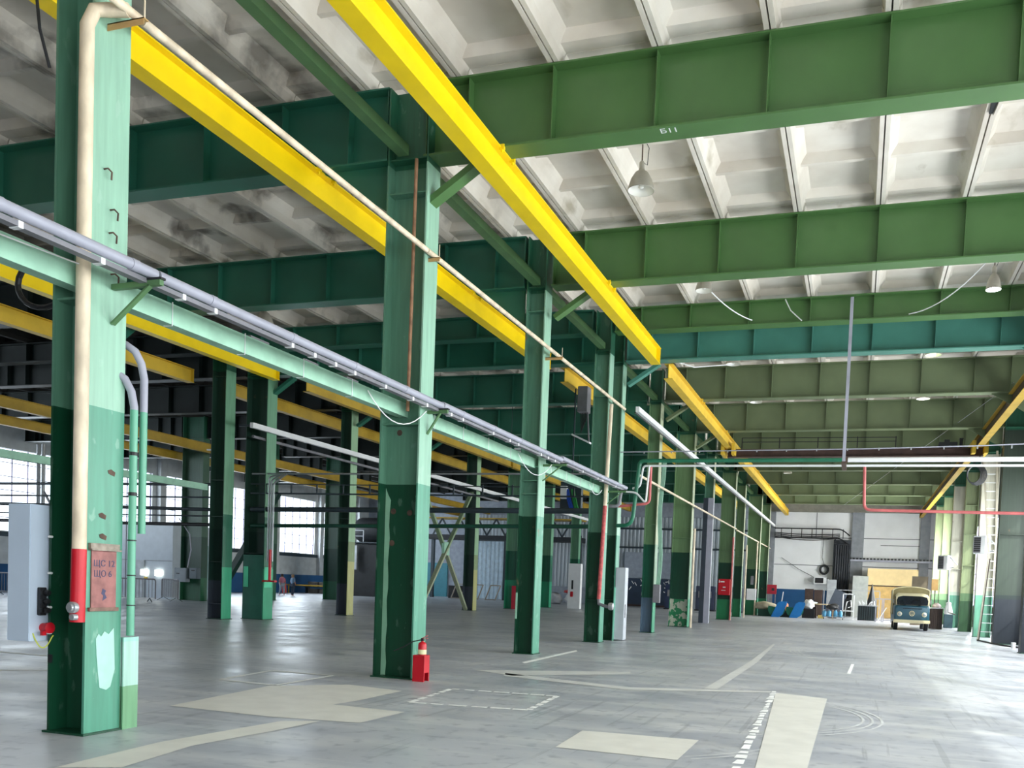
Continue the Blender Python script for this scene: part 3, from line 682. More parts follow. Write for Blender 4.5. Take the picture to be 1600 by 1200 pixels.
# cross brace in the second row
t = thing('cross_brace', (-19.9, 39.7, 0), 'large green X brace between two second row columns', 'brace')
for a, b in (((-19.85, 36.95, .05), (-19.85, 42.45, 6.3)), ((-19.85, 42.45, .05), (-19.85, 36.95, 6.3))):
    m = MB(); s = .0 if a[1] < 40 else .13
    m.bar((a[0]-s, a[1], a[2]), (b[0]-s, b[1], b[2]), .12, .2, (1,0,0)); m.build('diagonal', paint('brace_paint', (128, 150, 118), (150, 160, 132), 3.2), t)
MB().box(-19.98, -19.83, 39.4, 40.0, 2.85, 3.5).build('gusset', LINT, t)
t = thing('diagonal_brace', (-31, 37, 0), 'dark diagonal prop leaning behind the double column', 'brace')
MB().bar((-31.6, 36.9, 0), (-27.9, 36.9, 5.6), .3, .3).build('prop', plain('prop_green', (16, 52, 44), .5), t)
# end wall cable tray and duct
t = thing('cable_ladder', (-4, 72, 6.2), 'dark cable ladder with drooping cables on the end wall', 'cable ladder')
m = MB()
for z in (6.85, 6.1): m.tube(path([(-6.6, 71.9, z), (-1.4, 71.9, z), (-.75, 71.9, z-.5)], .35), .05, 8)
m.build('rail', BLACK, t)
m = MB()
for k in range(7): m.box(-6.1+.8*k, -6.04+.8*k, 71.86, 71.92, 6.1, 6.85)
m.build('rung', BLACK, t)
m = MB()
for k in range(4): m.tube(sag((-6.6, 71.8, 6.5-.1*k), (-1.5, 71.8, 6.45-.1*k), .1+.05*k), .035, 6)
m.build('cables', BLACK, t)
t = thing('cable_duct', (-1.4, 72, 0), 'broad dark bundle of cables falling down the end wall', 'cable bundle')
m = MB()
for k in range(7): m.tube(path([(-1.9, 71.9-.03*k, 6.0-.05*k), (-1.75+.17*k, 71.9, 5.9-.05*k), (-1.75+.17*k, 71.9, 1.4)], .2), .085, 8)
m.build('cables', plain('cable_dark', (30, 34, 42), .6, var=.4, scale=2), t, smooth=True)
MB().box(-1.95, -.65, 71.95, 72.3, 1.4, 6.0).build('back_plate', plain('duct_back', (48, 52, 58), .7), t)
t = thing('wall_tray', (2.5, 72, 4.4), 'long pale tray with a row of dark clips on the end wall', 'tray')
MB().box(-.85, 5.6, 71.9, 72.25, 4.35, 4.5).build('channel', GREY, t)
m = MB()
for k in range(24): m.box(-.7+.26*k, -.55+.26*k, 71.85, 72.1, 4.5, 4.62)
m.build('clip', BLACK, t)
# the thin support struts above the trim beam
for x, lab in ((-3.4, 'left pale bracket above the end wall beam'), (.5, 'right pale bracket above the end wall beam')):
    tag(MB().bar((x, 71.6, 9.1), (x-.25, 71.6, 9.75), .25, .05).build('wall_bracket', STEEL), lab, 'bracket')

# ------------------------------------------------------------------ things on and near the near columns
t = thing('electrical_cabinet', (-7.63, 6.45, .89), 'tall white electrical cabinet with sockets on the nearest column', 'cabinet')
MB().box(-7.78, -7.50, 6.27, 6.70, .89, 2.2).build('body', plain('cabinet_bluish_white', (196, 212, 230), .4, var=.03), t, bevel=.006)
sk = MB().box(-7.50, -7.455, 6.35, 6.42, 1.14, 1.41).build('socket_block', BLACK, t, bevel=.005)
for k in range(3):
    m = MB(); m.lathe([(.028, 0), (.03, .03), (.024, .05)], (-7.455, 6.40, 1.19+.085*k), 12, 'x'); m.box(-7.45, -7.42, 6.33, 6.345, 1.17+.085*k, 1.21+.085*k); m.build('socket_lid', BLACK, sk)
m = MB(); m.lathe([(.045, 0), (.043, .04), (.05, .045), (.055, .09), (.035, .095)], (-7.50, 6.42, 1.02), 14, 'x'); m.box(-7.44, -7.41, 6.34, 6.38, .95, .99); m.build('industrial_socket', RED, t, smooth=True)
tag(MB().tube(sag((-7.5, 6.31, .97), (-7.40, 6.43, .93), .12)+[Vector((-7.38, 6.43, .95))], .006, 6).build('earth_cable', plain('yellow_green', (190, 200, 70), .5)), 'thin yellow-green cable looping below the white cabinet', 'cable')
m = MB()
for z in (1.9, 1.55, 1.22, .97): m.tube([(-7.42, 6.44, z), (-7.42, 6.40, z)], .012, 6)
m.build('bolt', WHITE, cA)
MB().box(-7.46, -7.42, 6.44, 6.46, .68, .76).build('magnet', BLACK, cA)
t = thing('warning_sign', (-7.0, 6.64, 1.23), 'faded red sign with dark lettering on the nearest column', 'sign')
MB().box(-7.008, -6.996, 6.50, 6.79, 1.22, 1.80).build('board', plain('sign_red', (150, 98, 94), .6, var=.25, scale=9), t)
m = MB(); m.box(-7.008, -6.975, 6.47, 6.81, 1.79, 1.855); m.box(-6.98, -6.96, 6.47, 6.82, 1.785, 1.80); m.build('top_rail', plain('old_rail', (150, 140, 128), .8, var=.35, scale=12), t)
m = MB(); m.box(-7.008, -6.978, 6.47, 6.81, 1.20, 1.235); m.build('bottom_rail', plain('old_rail_brown', (130, 104, 92), .8, var=.35, scale=12), t)
INK = plain('sign_ink', (70, 70, 100), .7)
text('ЩС 12', .085, (-6.995, 6.645, 1.66), (rad(90), 0, rad(90)), INK, 'lettering', t)
text('ЩО 6', .085, (-6.995, 6.63, 1.56), (rad(90), 0, rad(90)), INK, 'lettering', t)
m = MB(); m.prism([(6.63, 1.42), (6.67, 1.40), (6.655, 1.37), (6.68, 1.33), (6.63, 1.30), (6.64, 1.35), (6.615, 1.37)], 0, -6.997, -6.994); m.build('faded_mark', INK, t)
tag(MB().tube([(-7.5, 6.2, 9.3), (-7.56, 6.2, 8.6), (-7.56, 6.25, 7.4), (-7.50, 6.3, 6.6), (-7.49, 6.4, 6.3)], .014, 8).build('cable', BLACK), 'black cable hanging at the left edge of the nearest column', 'cable')
tag(MB().tube([(-8.35+.36*math.cos(a), 7.1, 4.6+.26*math.sin(a)) for a in [rad(20+i*16) for i in range(21)]], .03, 8).build('cable_coil', BLACK), 'loop of thick black cable left of the nearest column', 'cable')
for z0, z1 in ((.02, 2.9),):
    m = MB(); pr = [(-7.47, z0)]+[(-7.385+.012*math.sin(i*1.9), z0+(z1-z0)*i/14) for i in range(15)]+[(-7.43, z1+.1), (-7.47, z1+.2)]
    m.prism(pr, 1, 12.664, 12.668); m.build('brushed_strip', plain('strip_mint', (134, 180, 152), .5), cB)
MB().box(-6.80, -6.775, 12.49, 12.53, 7.0, 7.6).build('patch_plate', LINT, cB)
t = thing('extinguisher_stand', (-6.67, 12.56, 0), 'bright red metal stand at the foot of the wide column', 'stand')
m = MB(); X0, X1, Ya, Yb = -6.67, -6.47, 12.28, 12.47
m.box(X0, X1, Ya, Ya+.004, 0, .42); m.box(X0, X0+.004, Ya, Yb, 0, .42); m.box(X1-.004, X1, Ya, Yb, .14, .42); m.box(X1-.004, X1, Ya, Ya+.03, 0, .14); m.box(X1-.004, X1, Yb-.03, Yb, 0, .14)
m.box(X0, X1, Yb-.004, Yb, 0, .42); m.box(X0, X1, Ya, Yb, .38, .384); m.build('box', RED, t)
t = thing('fire_extinguisher', (-6.56, 12.38, .384), 'red fire extinguisher with black hose standing on the red stand', 'fire extinguisher')
MB().lathe([(.06, 0), (.068, .01), (.068, .2), (.06, .225), (.035, .245), (.02, .25), (.02, .265)], (-6.56, 12.38, .384), 20).build('cylinder', RED, t, smooth=True)
MB().lathe([(.0685, .05), (.0692, .055), (.0692, .12), (.0685, .125)], (-6.56, 12.38, .384), 20).build('label', plain('label_cream', (228, 226, 176), .5), t, smooth=True)
m = MB(); m.box(-6.58, -6.54, 12.36, 12.40, .645, .69); m.build('valve', BLACK, t)
m = MB(); m.bar((-6.57, 12.38, .685), (-6.47, 12.38, .735), .025, .012); m.bar((-6.57, 12.38, .675), (-6.47, 12.38, .69), .022, .01); m.build('handle', PINK, t)
MB().tube([(-6.57, 12.38, .665), (-6.70, 12.33, .63), (-6.84, 12.28, .54), (-6.98, 12.22, .47)], .009, 8).build('hose', BLACK, t)
t = thing('electrical_cabinet', (-6.75, 25.3, 0), 'tall slim pale grey cabinet against the twin column', 'cabinet')
MB().box(-6.92, -6.62, 25.1, 25.45, 0.03, 2.2).build('body', plain('pale_grey', (186, 192, 200), .5, var=.06), t, bevel=.008)
MB().box(-6.625, -6.605, 25.2, 25.22, .7, 1.1).build('handle', BLACK, t)
t = thing('junction_box', (-6.82, 30.45, 1.3), 'grey junction box at the edge of the blue-footed column', 'box')
MB().box(-6.96, -6.72, 30.33, 30.55, 1.1, 1.75).build('body', GREYD, t, bevel=.01)
m = MB()
for k in range(5): m.tube(sag((-6.92+.03*k, 30.42, 1.75), (-6.90+.028*k, 30.42, 6.4-.2*k), 0)[:1]+[Vector((-6.86+.03*k+.05*math.sin(j), 30.40, 1.75+j*.55)) for j in range(9)], .016, 6)
m.build('cables', LINT, t)
t = thing('grey_conduit', (-7.1, 42.4, 0), 'thick square grey conduit standing beside the slim column', 'conduit')
MB().box(-7.35, -7.12, 42.2, 42.45, 0, 6.1).build('dark_side', plain('slate', (44, 54, 66), .6), t)
MB().box(-7.12, -6.86, 42.2, 42.45, 0, 6.1).build('pale_side', GREY, t)
t = thing('hose_cabinet', (-7.04, 48.35, 1.4), 'red fire hose box with white marks on a green column', 'hose box')
MB().box(-7.36, -6.74, 48.2, 48.60, 1.38, 2.26).build('box', RED, t, bevel=.01)
m = MB(); m.box(-7.25, -7.02, 48.19, 48.2, 2.08, 2.14); m.box(-7.33, -7.28, 48.19, 48.2, 2.05, 2.2); m.box(-7.1, -6.95, 48.19, 48.2, 1.78, 1.84); m.box(-7.18, -6.95, 48.19, 48.2, 1.62, 1.65); m.build('marks', WHITE, t)
t = thing('electrical_box', (-6.95, 60.4, 1.0), 'small white electrical box on a column near the end wall', 'box')
MB().box(-7.24, -6.6, 60.3, 60.55, 1.04, 1.82).build('body', WHITE, t, bevel=.01)
MB().box(-7.0, -6.8, 60.28, 60.31, 2.1, 2.7).build('meter', GREYD, t)
t = thing('hose_cabinet', (-6.1, 66.2, 1.5), 'dark red hose box on the end wall side, behind the last column', 'hose box')
MB().box(-6.45, -5.75, 66.3, 66.55, 1.5, 2.2).build('box', plain('dark_red', (150, 24, 44), .5), t, bevel=.01)
MB().box(-6.1, -5.9, 66.28, 66.31, 1.75, 1.95).build('window', BLACK, t)
MB().box(-6.4, -6.34, 66.4, 66.5, 0, 1.5).build('leg', GREYD, t); MB().box(-5.86, -5.8, 66.4, 66.5, 0, 1.5).build('leg', GREYD, t)
for y, z1, lab in ((36.4, 4.2, 'pale vertical conduit on the peeling column edge'), (48.35, 4.6, 'peeling pink and white pipe beside the hose box column'), (54.5, 4.5, 'thin pale conduit on the column behind the hose box'), (60.4, 5.0, 'thin green conduit on the column with the white box')):
    tag(MB().tube([(-6.66, y, 0), (-6.66, y, z1)], .05, 8).build('vertical_conduit', PINK if 'pink' in lab else CREAM), lab, 'conduit')
t = thing('control_box', (-8.45, 26, 7.0), 'grey box hanging in front of the second yellow beam', 'box')
MB().box(-8.62, -8.3, 25.9, 26.3, 7.03, 7.82).build('body', GREYD, t, bevel=.01)
m = MB()
for k in range(5): m.tube([(-8.55+.05*k, 26.1, 7.03), (-8.52+.03*k, 26.1, 6.4+.08*k)], .015, 6)
m.build('cables', BLACK, t)
t = thing('flood_lamp', (-8.4, 26.1, 6.1), 'white angled lamp below the grey hanging box', 'lamp')
MB().bar((-8.8, 26.1, 6.35), (-8.2, 26.1, 6.08), .2, .05).build('head', WHITE, t)
MB().bar((-8.25, 26.1, 6.1), (-8.33, 26.1, 7.04), .04, .04).build('bracket', GREYD, t)
t = thing('control_cabinet', (-9.2, 26, 4.3), 'dark panel with blue and green cable bundles left of the red pipe column', 'panel')
MB().box(-9.2, -8.5, 26.3, 26.5, 3.9, 4.9).build('panel', DARKP, t); MB().box(-8.87, -8.83, 26.38, 26.42, 4.9, 7.86).build('hanger', DARKP, t)
MB().box(-9.15, -8.95, 26.15, 26.3, 4.35, 4.75).build('socket_box', WHITE, t)
for k, (mm, nm) in enumerate(((plain('cable_blue', (20, 70, 170), .5), 'blue_cables'), (plain('cable_green', (30, 130, 60), .5), 'green_cables'))):
    m = MB()
    for j in range(4): m.tube(sag((-9.0+.2*k+.03*j, 26.2, 4.65), (-8.75+.15*k+.04*j, 26.2, 3.9), .1), .018, 6)
    m.build(nm, mm, t)

# ------------------------------------------------------------------ lamps
def lamp(x, y, zr, lab, top=9.5, r=.24, glow=None, cable=False):
    t = thing('bell_lamp', (x, y, zr), lab, 'lamp', 'bell lamps hanging from the roof')
    MB().lathe([(r, 0), (r*1.03, .005), (r*.98, .06), (r*.8, .2), (r*.5, .32), (r*.26, .36), (r*.22, .40), (.01, .40)], (x, y, zr), 24, caps=False).build('reflector', REFL, t, smooth=True)
    MB().lathe([(r*.985, .002), (r*.95, .06), (r*.77, .19), (r*.47, .30), (.01, .33)], (x, y, zr), 24, caps=False).build('inner_reflector', REFLIN, t, smooth=True)
    MB().lathe([(.02, -.05 if glow else .02), (.08 if glow else .05, -.03 if glow else .04), (.09 if glow else .05, .08), (.04, .2)], (x, y, zr+.02), 14).build('bulb', glow or REFLIN, t, smooth=True)
    MB().lathe([(.05, .38), (.05, .5), (.03, .53)], (x, y, zr), 10).build('socket', REFL, t)
    MB().tube([(x, y, zr+.52), (x, y, top)], .012, 6).build('hanger', RUST, t)
    if cable: MB().tube([(x, y, top-.02), (x+.12, y, top-.25), (x+.10, y, top-.55), (x+.03, y, zr+.5)], .007, 5).build('cable', BLACK, t)
    if glow:
        l = bpy.data.lights.new('lamp_light', 'SPOT'); l.energy = 160 if glow is LIT else 40; l.spot_size = rad(140); l.shadow_soft_size = .12
        lo = bpy.data.objects.new('lamp_light', l); col.objects.link(lo); lo.location = (0, 0, -.05); lo.parent = t
ZC = ZS
lamp(-4.12, 15.56, 8.84, 'nearest bell lamp, below the chalk-marked girder', ZC, cable=True)
lamp(-3.98, 21.5, 9.0, 'unlit bell lamp between the second girder and the shallow one', ZC, .21)
lamp(2.57, 21.5, 8.62, 'brightly lit bulb lamp at the right of the hall', ZC, .16, LIT, True)
lamp(-4.22, 28.6, 9.0, 'bell lamp just behind the teal girder', ZC)
lamp(1.82, 28.2, 8.95, 'dim greenish lit lamp behind the teal girder at right', ZC, .24, LITY)
lamp(-4.1, 34.2, 8.95, 'bell lamp under the first olive girders at left', ZC)
lamp(1.95, 34.2, 8.93, 'lit white lamp under the first olive girders at right', ZC, .24, LITS)
lamp(-4.2, 52.0, 8.6, 'distant white lamp above the end of the left crane beam', ZC)
lamp(-16.86, 21.5, 8.85, 'bell lamp in the middle bay above the mint lintel', ZC, .26)
lamp(-9.8, 15.0, 8.55, 'lamp below the near yellow beam of the middle bay', ZC, .2, LITS)
lamp(-9.85, 21.4, 8.7, 'lamp beyond the third column beside the yellow beam', ZC, .2, LITS)
for x0, y, z, lab in ((-27.5, 26, 6.9, 'thin tube light in the dark bay left of the double column'), (-28.2, 33, 7.1, 'tube light low in the dark bay'), (-15.0, 36, 7.4, 'left tube light seen through the middle bay'), (-13.8, 35, 7.35, 'right tube light seen through the middle bay')):
    t = thing('tube_light', (x0, y, z), lab, 'lamp')
    MB().box(x0-.6, x0+.6, y-.08, y+.08, z, z+.06).build('tray', WHITE, t)
    MB().tube([(x0, y, z+.06), (x0, y, ZS)], .012, 5).build('hanger', DARKP, t)
# loose cables under the roof
for pts, lab in ((sag((-3.98, 21.7, 9.2), (-3.05, 23.7, 8.9), .12), 'white cable from the second lamp to the shallow girder'), ([(-2.2, 23.7, 9.4), (-2.05, 23.7, 9.1), (-1.75, 23.7, 8.82)], 'short white cable across the shallow girder'),
                 (sag((2.5, 21.6, 9.4), (.9, 23.7, 8.85), .25), 'white cable looping from the bright lamp'), ([(-4.2, 28.5, 8.98), (-5.2, 27, 8.55), (-5.6, 26, 8.5)], 'white cable from the lamp behind the teal girder to the crane beam')):
    tag(MB().tube(pts, .015, 6).build('lamp_cable', WHITE), lab, 'cable')
t = thing('roof_crack', (1.8, 15, 9.4), 'torn dark joint strip in the roof slab seam at upper right', 'joint strip')
m = MB(); m.prism([(1.60, 13.0), (1.72, 13.1), (1.70, 13.8), (1.75, 14.6), (1.68, 15.4), (1.62, 15.4), (1.60, 14.2)], 2, 9.43, 9.455); m.build('tar_strip', BLACK, t)
m = MB(); m.prism([(1.72, 13.0), (1.82, 13.2), (1.76, 14.0), (1.80, 14.8), (1.72, 15.5), (1.69, 15.4), (1.75, 14.5), (1.70, 13.7)], 2, 9.40, 9.44); m.build('peeled_edge', CEIL, t)

# ------------------------------------------------------------------ bridge crane
t = thing('bridge_crane', (-.5, 38.6, 7.5), 'dark brown overhead crane bridge spanning between the yellow beams', 'crane')
m = MB(); m.ibeam(0, -5.75, 4.6, 38.6, 7.50, 7.84, .3, .03, .02); m.build('bridge_beam', CRANEB, t)
m = MB(); m.bar((-5.1, 38.3, 8.30), (1.25, 38.3, 8.26), .03, .03); m.build('top_rail', BLACK, t)
m = MB(); m.bar((-5.1, 38.3, 8.12), (1.25, 38.3, 8.10), .03, .03); m.build('mid_rail', BLACK, t)
for x in (-5.1, -3.5, -1.9, -.3, 1.22): MB().box(x-.02, x+.02, 38.28, 38.32, 7.84, 8.3).build('post', BLACK, t)
for x in (-5.67, 4.42):
    m = MB(); m.box(x-.3, x-.16, 38.0, 39.2, 7.55, 8.05); m.box(x+.16, x+.3, 38.0, 39.2, 7.55, 8.05); m.build('end_truck', YELF, t)
m = MB(); m.box(2.9, 3.6, 38.4, 38.8, 7.84, 8.06); m.box(3.1, 3.3, 38.4, 38.8, 8.06, 8.16); m.lathe([(.06, 0), (.06, .35)], (3.75, 38.6, 7.84), 10); m.box(3.68, 3.82, 38.5, 38.7, 8.19, 8.23); m.build('motor', BLACK, t)
t = thing('cable_coil', (4.2, 38.2, 6.5), 'tangled grey cable coil hanging below the right end of the crane', 'cable')
m = MB()
for k in range(6):
    m.tube([(4.35+(.26+.02*k)*math.cos(a)+.03*k-.1, 38.2+.04*k, 6.72+(.34+.015*k)*math.sin(a)) for a in [i*math.pi/8 for i in range(17)]], .02, 6)
m.build('loops', plain('coil_grey', (84, 86, 90), .6), t)
MB().tube([(3.6, 38.2, 7.0), (4.2, 38.2, 7.1), (4.5, 38.5, 7.52)], .025, 6).build('lead', BLACK, t)
tag(MB().tube([(4.4, 30.5, 8.6), (-1.2, 66, 8.2)], .012, 5).build('wire', STEEL), 'thin wire slanting under the far girders', 'cable')

# ------------------------------------------------------------------ right wall things
t = thing('ladder', (5.2, 39.6, 0), 'tall pale ladder leaning beside the dark right column', 'ladder')
for a, b in (((4.93, 39.5, 0), (5.20, 39.75, 3.4)), ((5.20, 39.75, 3.4), (4.86, 40.4, 7.6)), ((5.50, 39.5, 0), (5.47, 39.75, 3.4)), ((5.47, 39.75, 3.4), (5.36, 40.4, 8.0))):
    MB().bar(a, b, .05, .08).build('rail', plain('ladder_pale', (196, 190, 172), .6), t)
for k in range(20):
    z = .35+.37*k; f = z/3.4 if z < 3.4 else (z-3.4)/4.2
    xl = 4.93+.27*f if z < 3.4 else 5.20-.34*f; xr = 5.50-.03*f if z < 3.4 else 5.47-.11*f; y = 39.5+.25*f if z < 3.4 else 39.75+.65*f
    MB().box(xl, xr, y-.03, y+.03, z-.015, z+.015).build('rung', WHITE, t)
tag(MB().bar((4.95, 39.35, 0), (5.22, 39.6, 3.4), .04, .04).build('prop', BROWN), 'dark pole leaning against the tall ladder', 'pole')
def heater(x, y, z, s, lab):
    t = thing('fan_heater', (x, y, z), lab, 'heater', 'white fan heaters on the right columns')
    MB().box(x-.3*s, x+.3*s, y-.22*s, y+.22*s, z-.4*s, z+.4*s).build('case', WHITE, t, bevel=.03*s)
    g = MB(); g.box(x-.25*s, x+.06*s, y-.235*s, y-.22*s, z-.34*s, z+.34*s); g.build('grille', BLACK, t)
    for k in range(8): MB().box(x-.25*s, x+.06*s, y-.25*s, y-.235*s, z-.31*s+k*.085*s, z-.285*s+k*.085*s).build('slat', GREYD, t)
    t.rotation_euler = (0, 0, -.6)
    m = MB(); m.tube([(x+.3*s, y, z+.3*s), (x+.5*s, y, z+.1*s), (x+.55*s, y+.35, z-.1*s)], .03*s, 8); m.tube([(x+.3*s, y, z-.3*s), (x+.55*s, y, z-.25*s)], .03*s, 8); m.build('bracket', STEEL, t)
heater(5.2, 42.2, 4.12, 1.0, 'nearer white fan heater beside the ladder')
heater(4.75, 54.1, 3.75, 1.05, 'farther white fan heater on a pale column')
pipe('drain_pipe', [(5.0, 54.0, 3.3), (5.0, 53.0, .9), (5.0, 49.3, .85)], .04, STEEL, 'thin grey pipe below the farther fan heater')
pipe('floor_hose', [(4.75, 38.2, .04), (5.2, 35.2, .03), (6.0, 33.0, .03), (6.3, 31, .03)], .03, BLACK, 'black hose lying on the floor by the dark right column')
pipe('bare_pipe', [(5.3, 30.2, 3.9), (5.0, 30.2, 3.7), (5.9, 30.2, 3.75)], .04, STEEL, 'short bent metal pipe at the right edge of the picture', rr=.05)
t = thing('wooden_cabinet', (4.1, 50, 0), 'dark ribbed wooden cabinet beside the van', 'cabinet')
MB().box(3.78, 4.42, 49.7, 50.3, .03, 1.12).build('body', BROWN, t)
MB().box(3.74, 4.46, 49.66, 50.34, 1.12, 1.17).build('top', STEEL, t)
for k in range(7): MB().box(3.82+k*.085, 3.86+k*.085, 49.67, 49.70, .06, 1.1).build('rib', plain('rib_brown', (40, 30, 28), .7), t)
tag(MB().lathe([(.2, 0), (.24, .08), (.2, .16), (.1, .22), (.06, .26)], (4.12, 50, 1.17), 12).build('bundle', plain('bundle_pink', (222, 206, 206), .8)), 'pale crumpled bundle lying on the dark cabinet', 'bundle')
t = thing('broom', (4.1, 51.5, 0), 'upright broom with square tan head behind the dark cabinet', 'broom')
MB().tube([(4.1, 51.5, 0), (4.12, 51.5, 2.2)], .03, 8).build('handle', BROWN, t); MB().box(3.92, 4.26, 51.45, 51.55, 2.1, 2.72).build('head', TAN, t)
tag(MB().box(3.15, 4.05, 55.9, 56.0, 0, 2.95).build('leaning_board', plain('board_grey_brown', (128, 116, 98), .7)), 'brownish board standing behind the van', 'board')
t = thing('waste_bin', (5.05, 53.6, 0), 'teal grey bin under a white bag near the right columns', 'bin')
MB().box(4.82, 5.3, 53.4, 53.8, 0, .78).build('body', plain('bin_teal', (48, 74, 84), .6), t, bevel=.02)
tag(MB().lathe([(.2, 0), (.24, .1), (.2, .35), (.13, .55), (.15, .66), (.05, .7)], (5.05, 53.6, .78), 12).build('white_bag', WHITE, smooth=True), 'white bag standing on the teal grey bin', 'bag')
for x in (5.35, 5.6): tag(MB().lathe([(.07, 0), (.08, .2), (.07, .22)], (x, 33.6, 0), 12).build('small_canister', WHITE), 'small white canister by the dark right column, %s one' % ('left' if x < 5.5 else 'right'), 'canister')

# ------------------------------------------------------------------ the van
t = thing('van', (2.68, 48, 0), 'old blue van with cream roof and curved cream box, facing the camera', 'van')
vx, vy = 2.68, 46.2
def sect(w, z0, zb, zt, wt, y, n=6):
    """front-view ring: lower body half width w, waist zb, roof top zt with half width wt"""
    pts = []
    for s in (1, -1):
        side = [(w*.93, z0), (w, z0+.12), (w, zb), (w*.985, zb+.04)]
        roof = [(wt, zt-.16), (wt*.93, zt-.07), (wt*.72, zt-.02), (wt*.35, zt)]
        pr = side+roof
        if s == -1: pr = [(-a, b) for a, b in pr][::-1]
        pts += pr
    return [(vx+a, y, b) for a, b in pts]
def loft(rings, name, mat, parent):
    m = MB(); n = len(rings[0]); vs = [p for r in rings for p in r]; fs = []
    for i in range(len(rings)-1):
        for k in range(n): fs.append((i*n+k, i*n+(k+1)%n, (i+1)*n+(k+1)%n, (i+1)*n+k))
    fs += [tuple(range(n))[::-1], tuple(range((len(rings)-1)*n, len(rings)*n))]
    m.add(vs, fs); return m.build(name, mat, parent, smooth=True)
def ring(w, z0, z1, y, r=.1):                        # rounded box ring
    out = []
    for cx, cz, a0 in ((w-r, z0+r, -90), (w-r, z1-r, 0), (-(w-r), z1-r, 90), (-(w-r), z0+r, 180)):
        for k in range(5): a = rad(a0+22.5*k); out.append((vx+cx+r*math.cos(a), y, cz+r*math.sin(a)))
    return out
bd = loft([ring(.74, .42, 1.20, vy-.0, .1), ring(.82, .38, 1.26, vy+.07, .12), ring(.85, .36, 1.28, vy+.35, .12), ring(.85, .36, 1.28, vy+4.1, .1)], 'body', BLUEV, t)
loft([ring(.78, 1.20, 1.74, vy+.12, .14), ring(.77, 1.22, 1.84, vy+.35, .16), ring(.76, 1.22, 1.88, vy+1.5, .16)], 'cab', CREAMV, t)
m = MB(); fr = []
for s, w in ((0, .69), (1, .67)): pass
m.prism([(-.72, 1.28), (.72, 1.28), (.74, 1.5), (.68, 1.67), (.45, 1.73), (-.45, 1.73), (-.68, 1.67), (-.74, 1.5)], 1, 0, .04)
m.v = [(vx+a, vy+.045+(z-1.27)*.16+b, z) for a, b, z in m.v]; m.build('windshield', DGLASS, t)
for s in (-1, 1):
    m = MB(); m.box(vx+s*.775-.012, vx+s*.775+.012, vy+.45, vy+1.25, 1.32, 1.68); m.build('side_window', DGLASS, t)
    m = MB(); m.tube([(vx+s*.35-.12, vy+.02, 1.25), (vx+s*.35+.12, vy+.035, 1.3)], .012, 6); m.build('wiper', BLACK, t)
    m = MB(); m.box(vx+s*.88-.03, vx+s*.88+.03, vy+.35, vy+.38, 1.35, 1.55); m.tube([(vx+s*.8, vy+.4, 1.3), (vx+s*.88, vy+.37, 1.4)], .01, 5); m.build('mirror', STEEL, t)
    h = MB(); h.lathe([(.115, 0), (.115, -.05), (.09, -.065)], (vx+s*.58, vy+.015, .82), 20, 'y'); h = h.build('headlight', CREAMV, t, smooth=True)
    MB().lathe([(.085, -.066), (.06, -.08), (.01, -.085)], (vx+s*.58, vy+.015, .82), 18, 'y').build('lens', STEEL, h, smooth=True)
    for yy in (vy+.75, vy+3.2):
        w = MB(); w.lathe([(.2, -.1), (.31, -.1), (.33, -.07), (.33, .07), (.31, .1), (.2, .1)], (vx+s*.72, yy, .33), 24, 'x'); w = w.build('wheel', BLACK, t, smooth=True)
        MB().lathe([(.02, -.11), (.18, -.105), (.2, .0), (.18, .105), (.02, .11)], (vx+s*.72, yy, .33), 18, 'x').build('hubcap', CREAMV, w)
m = MB(); m.box(vx-.84, vx+.84, vy-.12, vy+.0, .38, .54); m.box(vx-.86, vx-.8, vy-.1, vy+.4, .38, .54); m.box(vx+.8, vx+.86, vy-.1, vy+.4, .38, .54); m.build('bumper', CREAMV, t, bevel=.02)
e = MB(); e.tube([(vx+.12*math.cos(a), vy-.02, .86+.12*math.sin(a)) for a in [i*math.pi/12 for i in range(25)]], .014, 6)
e.bar((vx-.055, vy-.02, .965), (vx, vy-.02, .87), .016, .016); e.bar((vx+.055, vy-.02, .965), (vx, vy-.02, .87), .016, .016)
for a, b in (((-.09, .93), (-.045, .76)), ((-.045, .76), (0, .86)), ((0, .86), (.045, .76)), ((.045, .76), (.09, .93))): e.bar((vx+a[0], vy-.02, a[1]), (vx+b[0], vy-.02, b[1]), .016, .016)
e.build('emblem', CREAMV, t)
m = MB()
for k in range(12): m.box(vx-.42+.075*k, vx-.37+.075*k, vy-.012, vy+.01, 1.08, 1.13)
m.build('front_lettering', plain('letter_navy', (14, 34, 48), .5), t)
# curved box behind the cab
pr = [(-.87, .75), (.87, .75), (.87, 1.98)]+[(.87*math.cos(a)*1.0, 1.98+.2*math.sin(a)) for a in [rad(15*k) for k in range(1, 12)]]+[(-.87, 1.98)]
m = MB(); m.prism([(vx+a, b) for a, b in pr], 1, vy+1.5, vy+4.2); m.build('box', plain('box_olive_cream', (150, 140, 100), .5), t)
m = MB()
arc = [(.9*math.cos(a), 1.98+.22*math.sin(a)) for a in [rad(15*k) for k in range(0, 13)]]
m.tube([(vx+a, vy+1.48, b) for a, b in arc], .03, 8); m.tube([(vx-.89, vy+1.48, .8), (vx-.89, vy+1.48, 1.98)], .025, 6); m.tube([(vx+.89, vy+1.48, .8), (vx+.89, vy+1.48, 1.98)], .025, 6); m.build('box_trim', CREAMV, t)

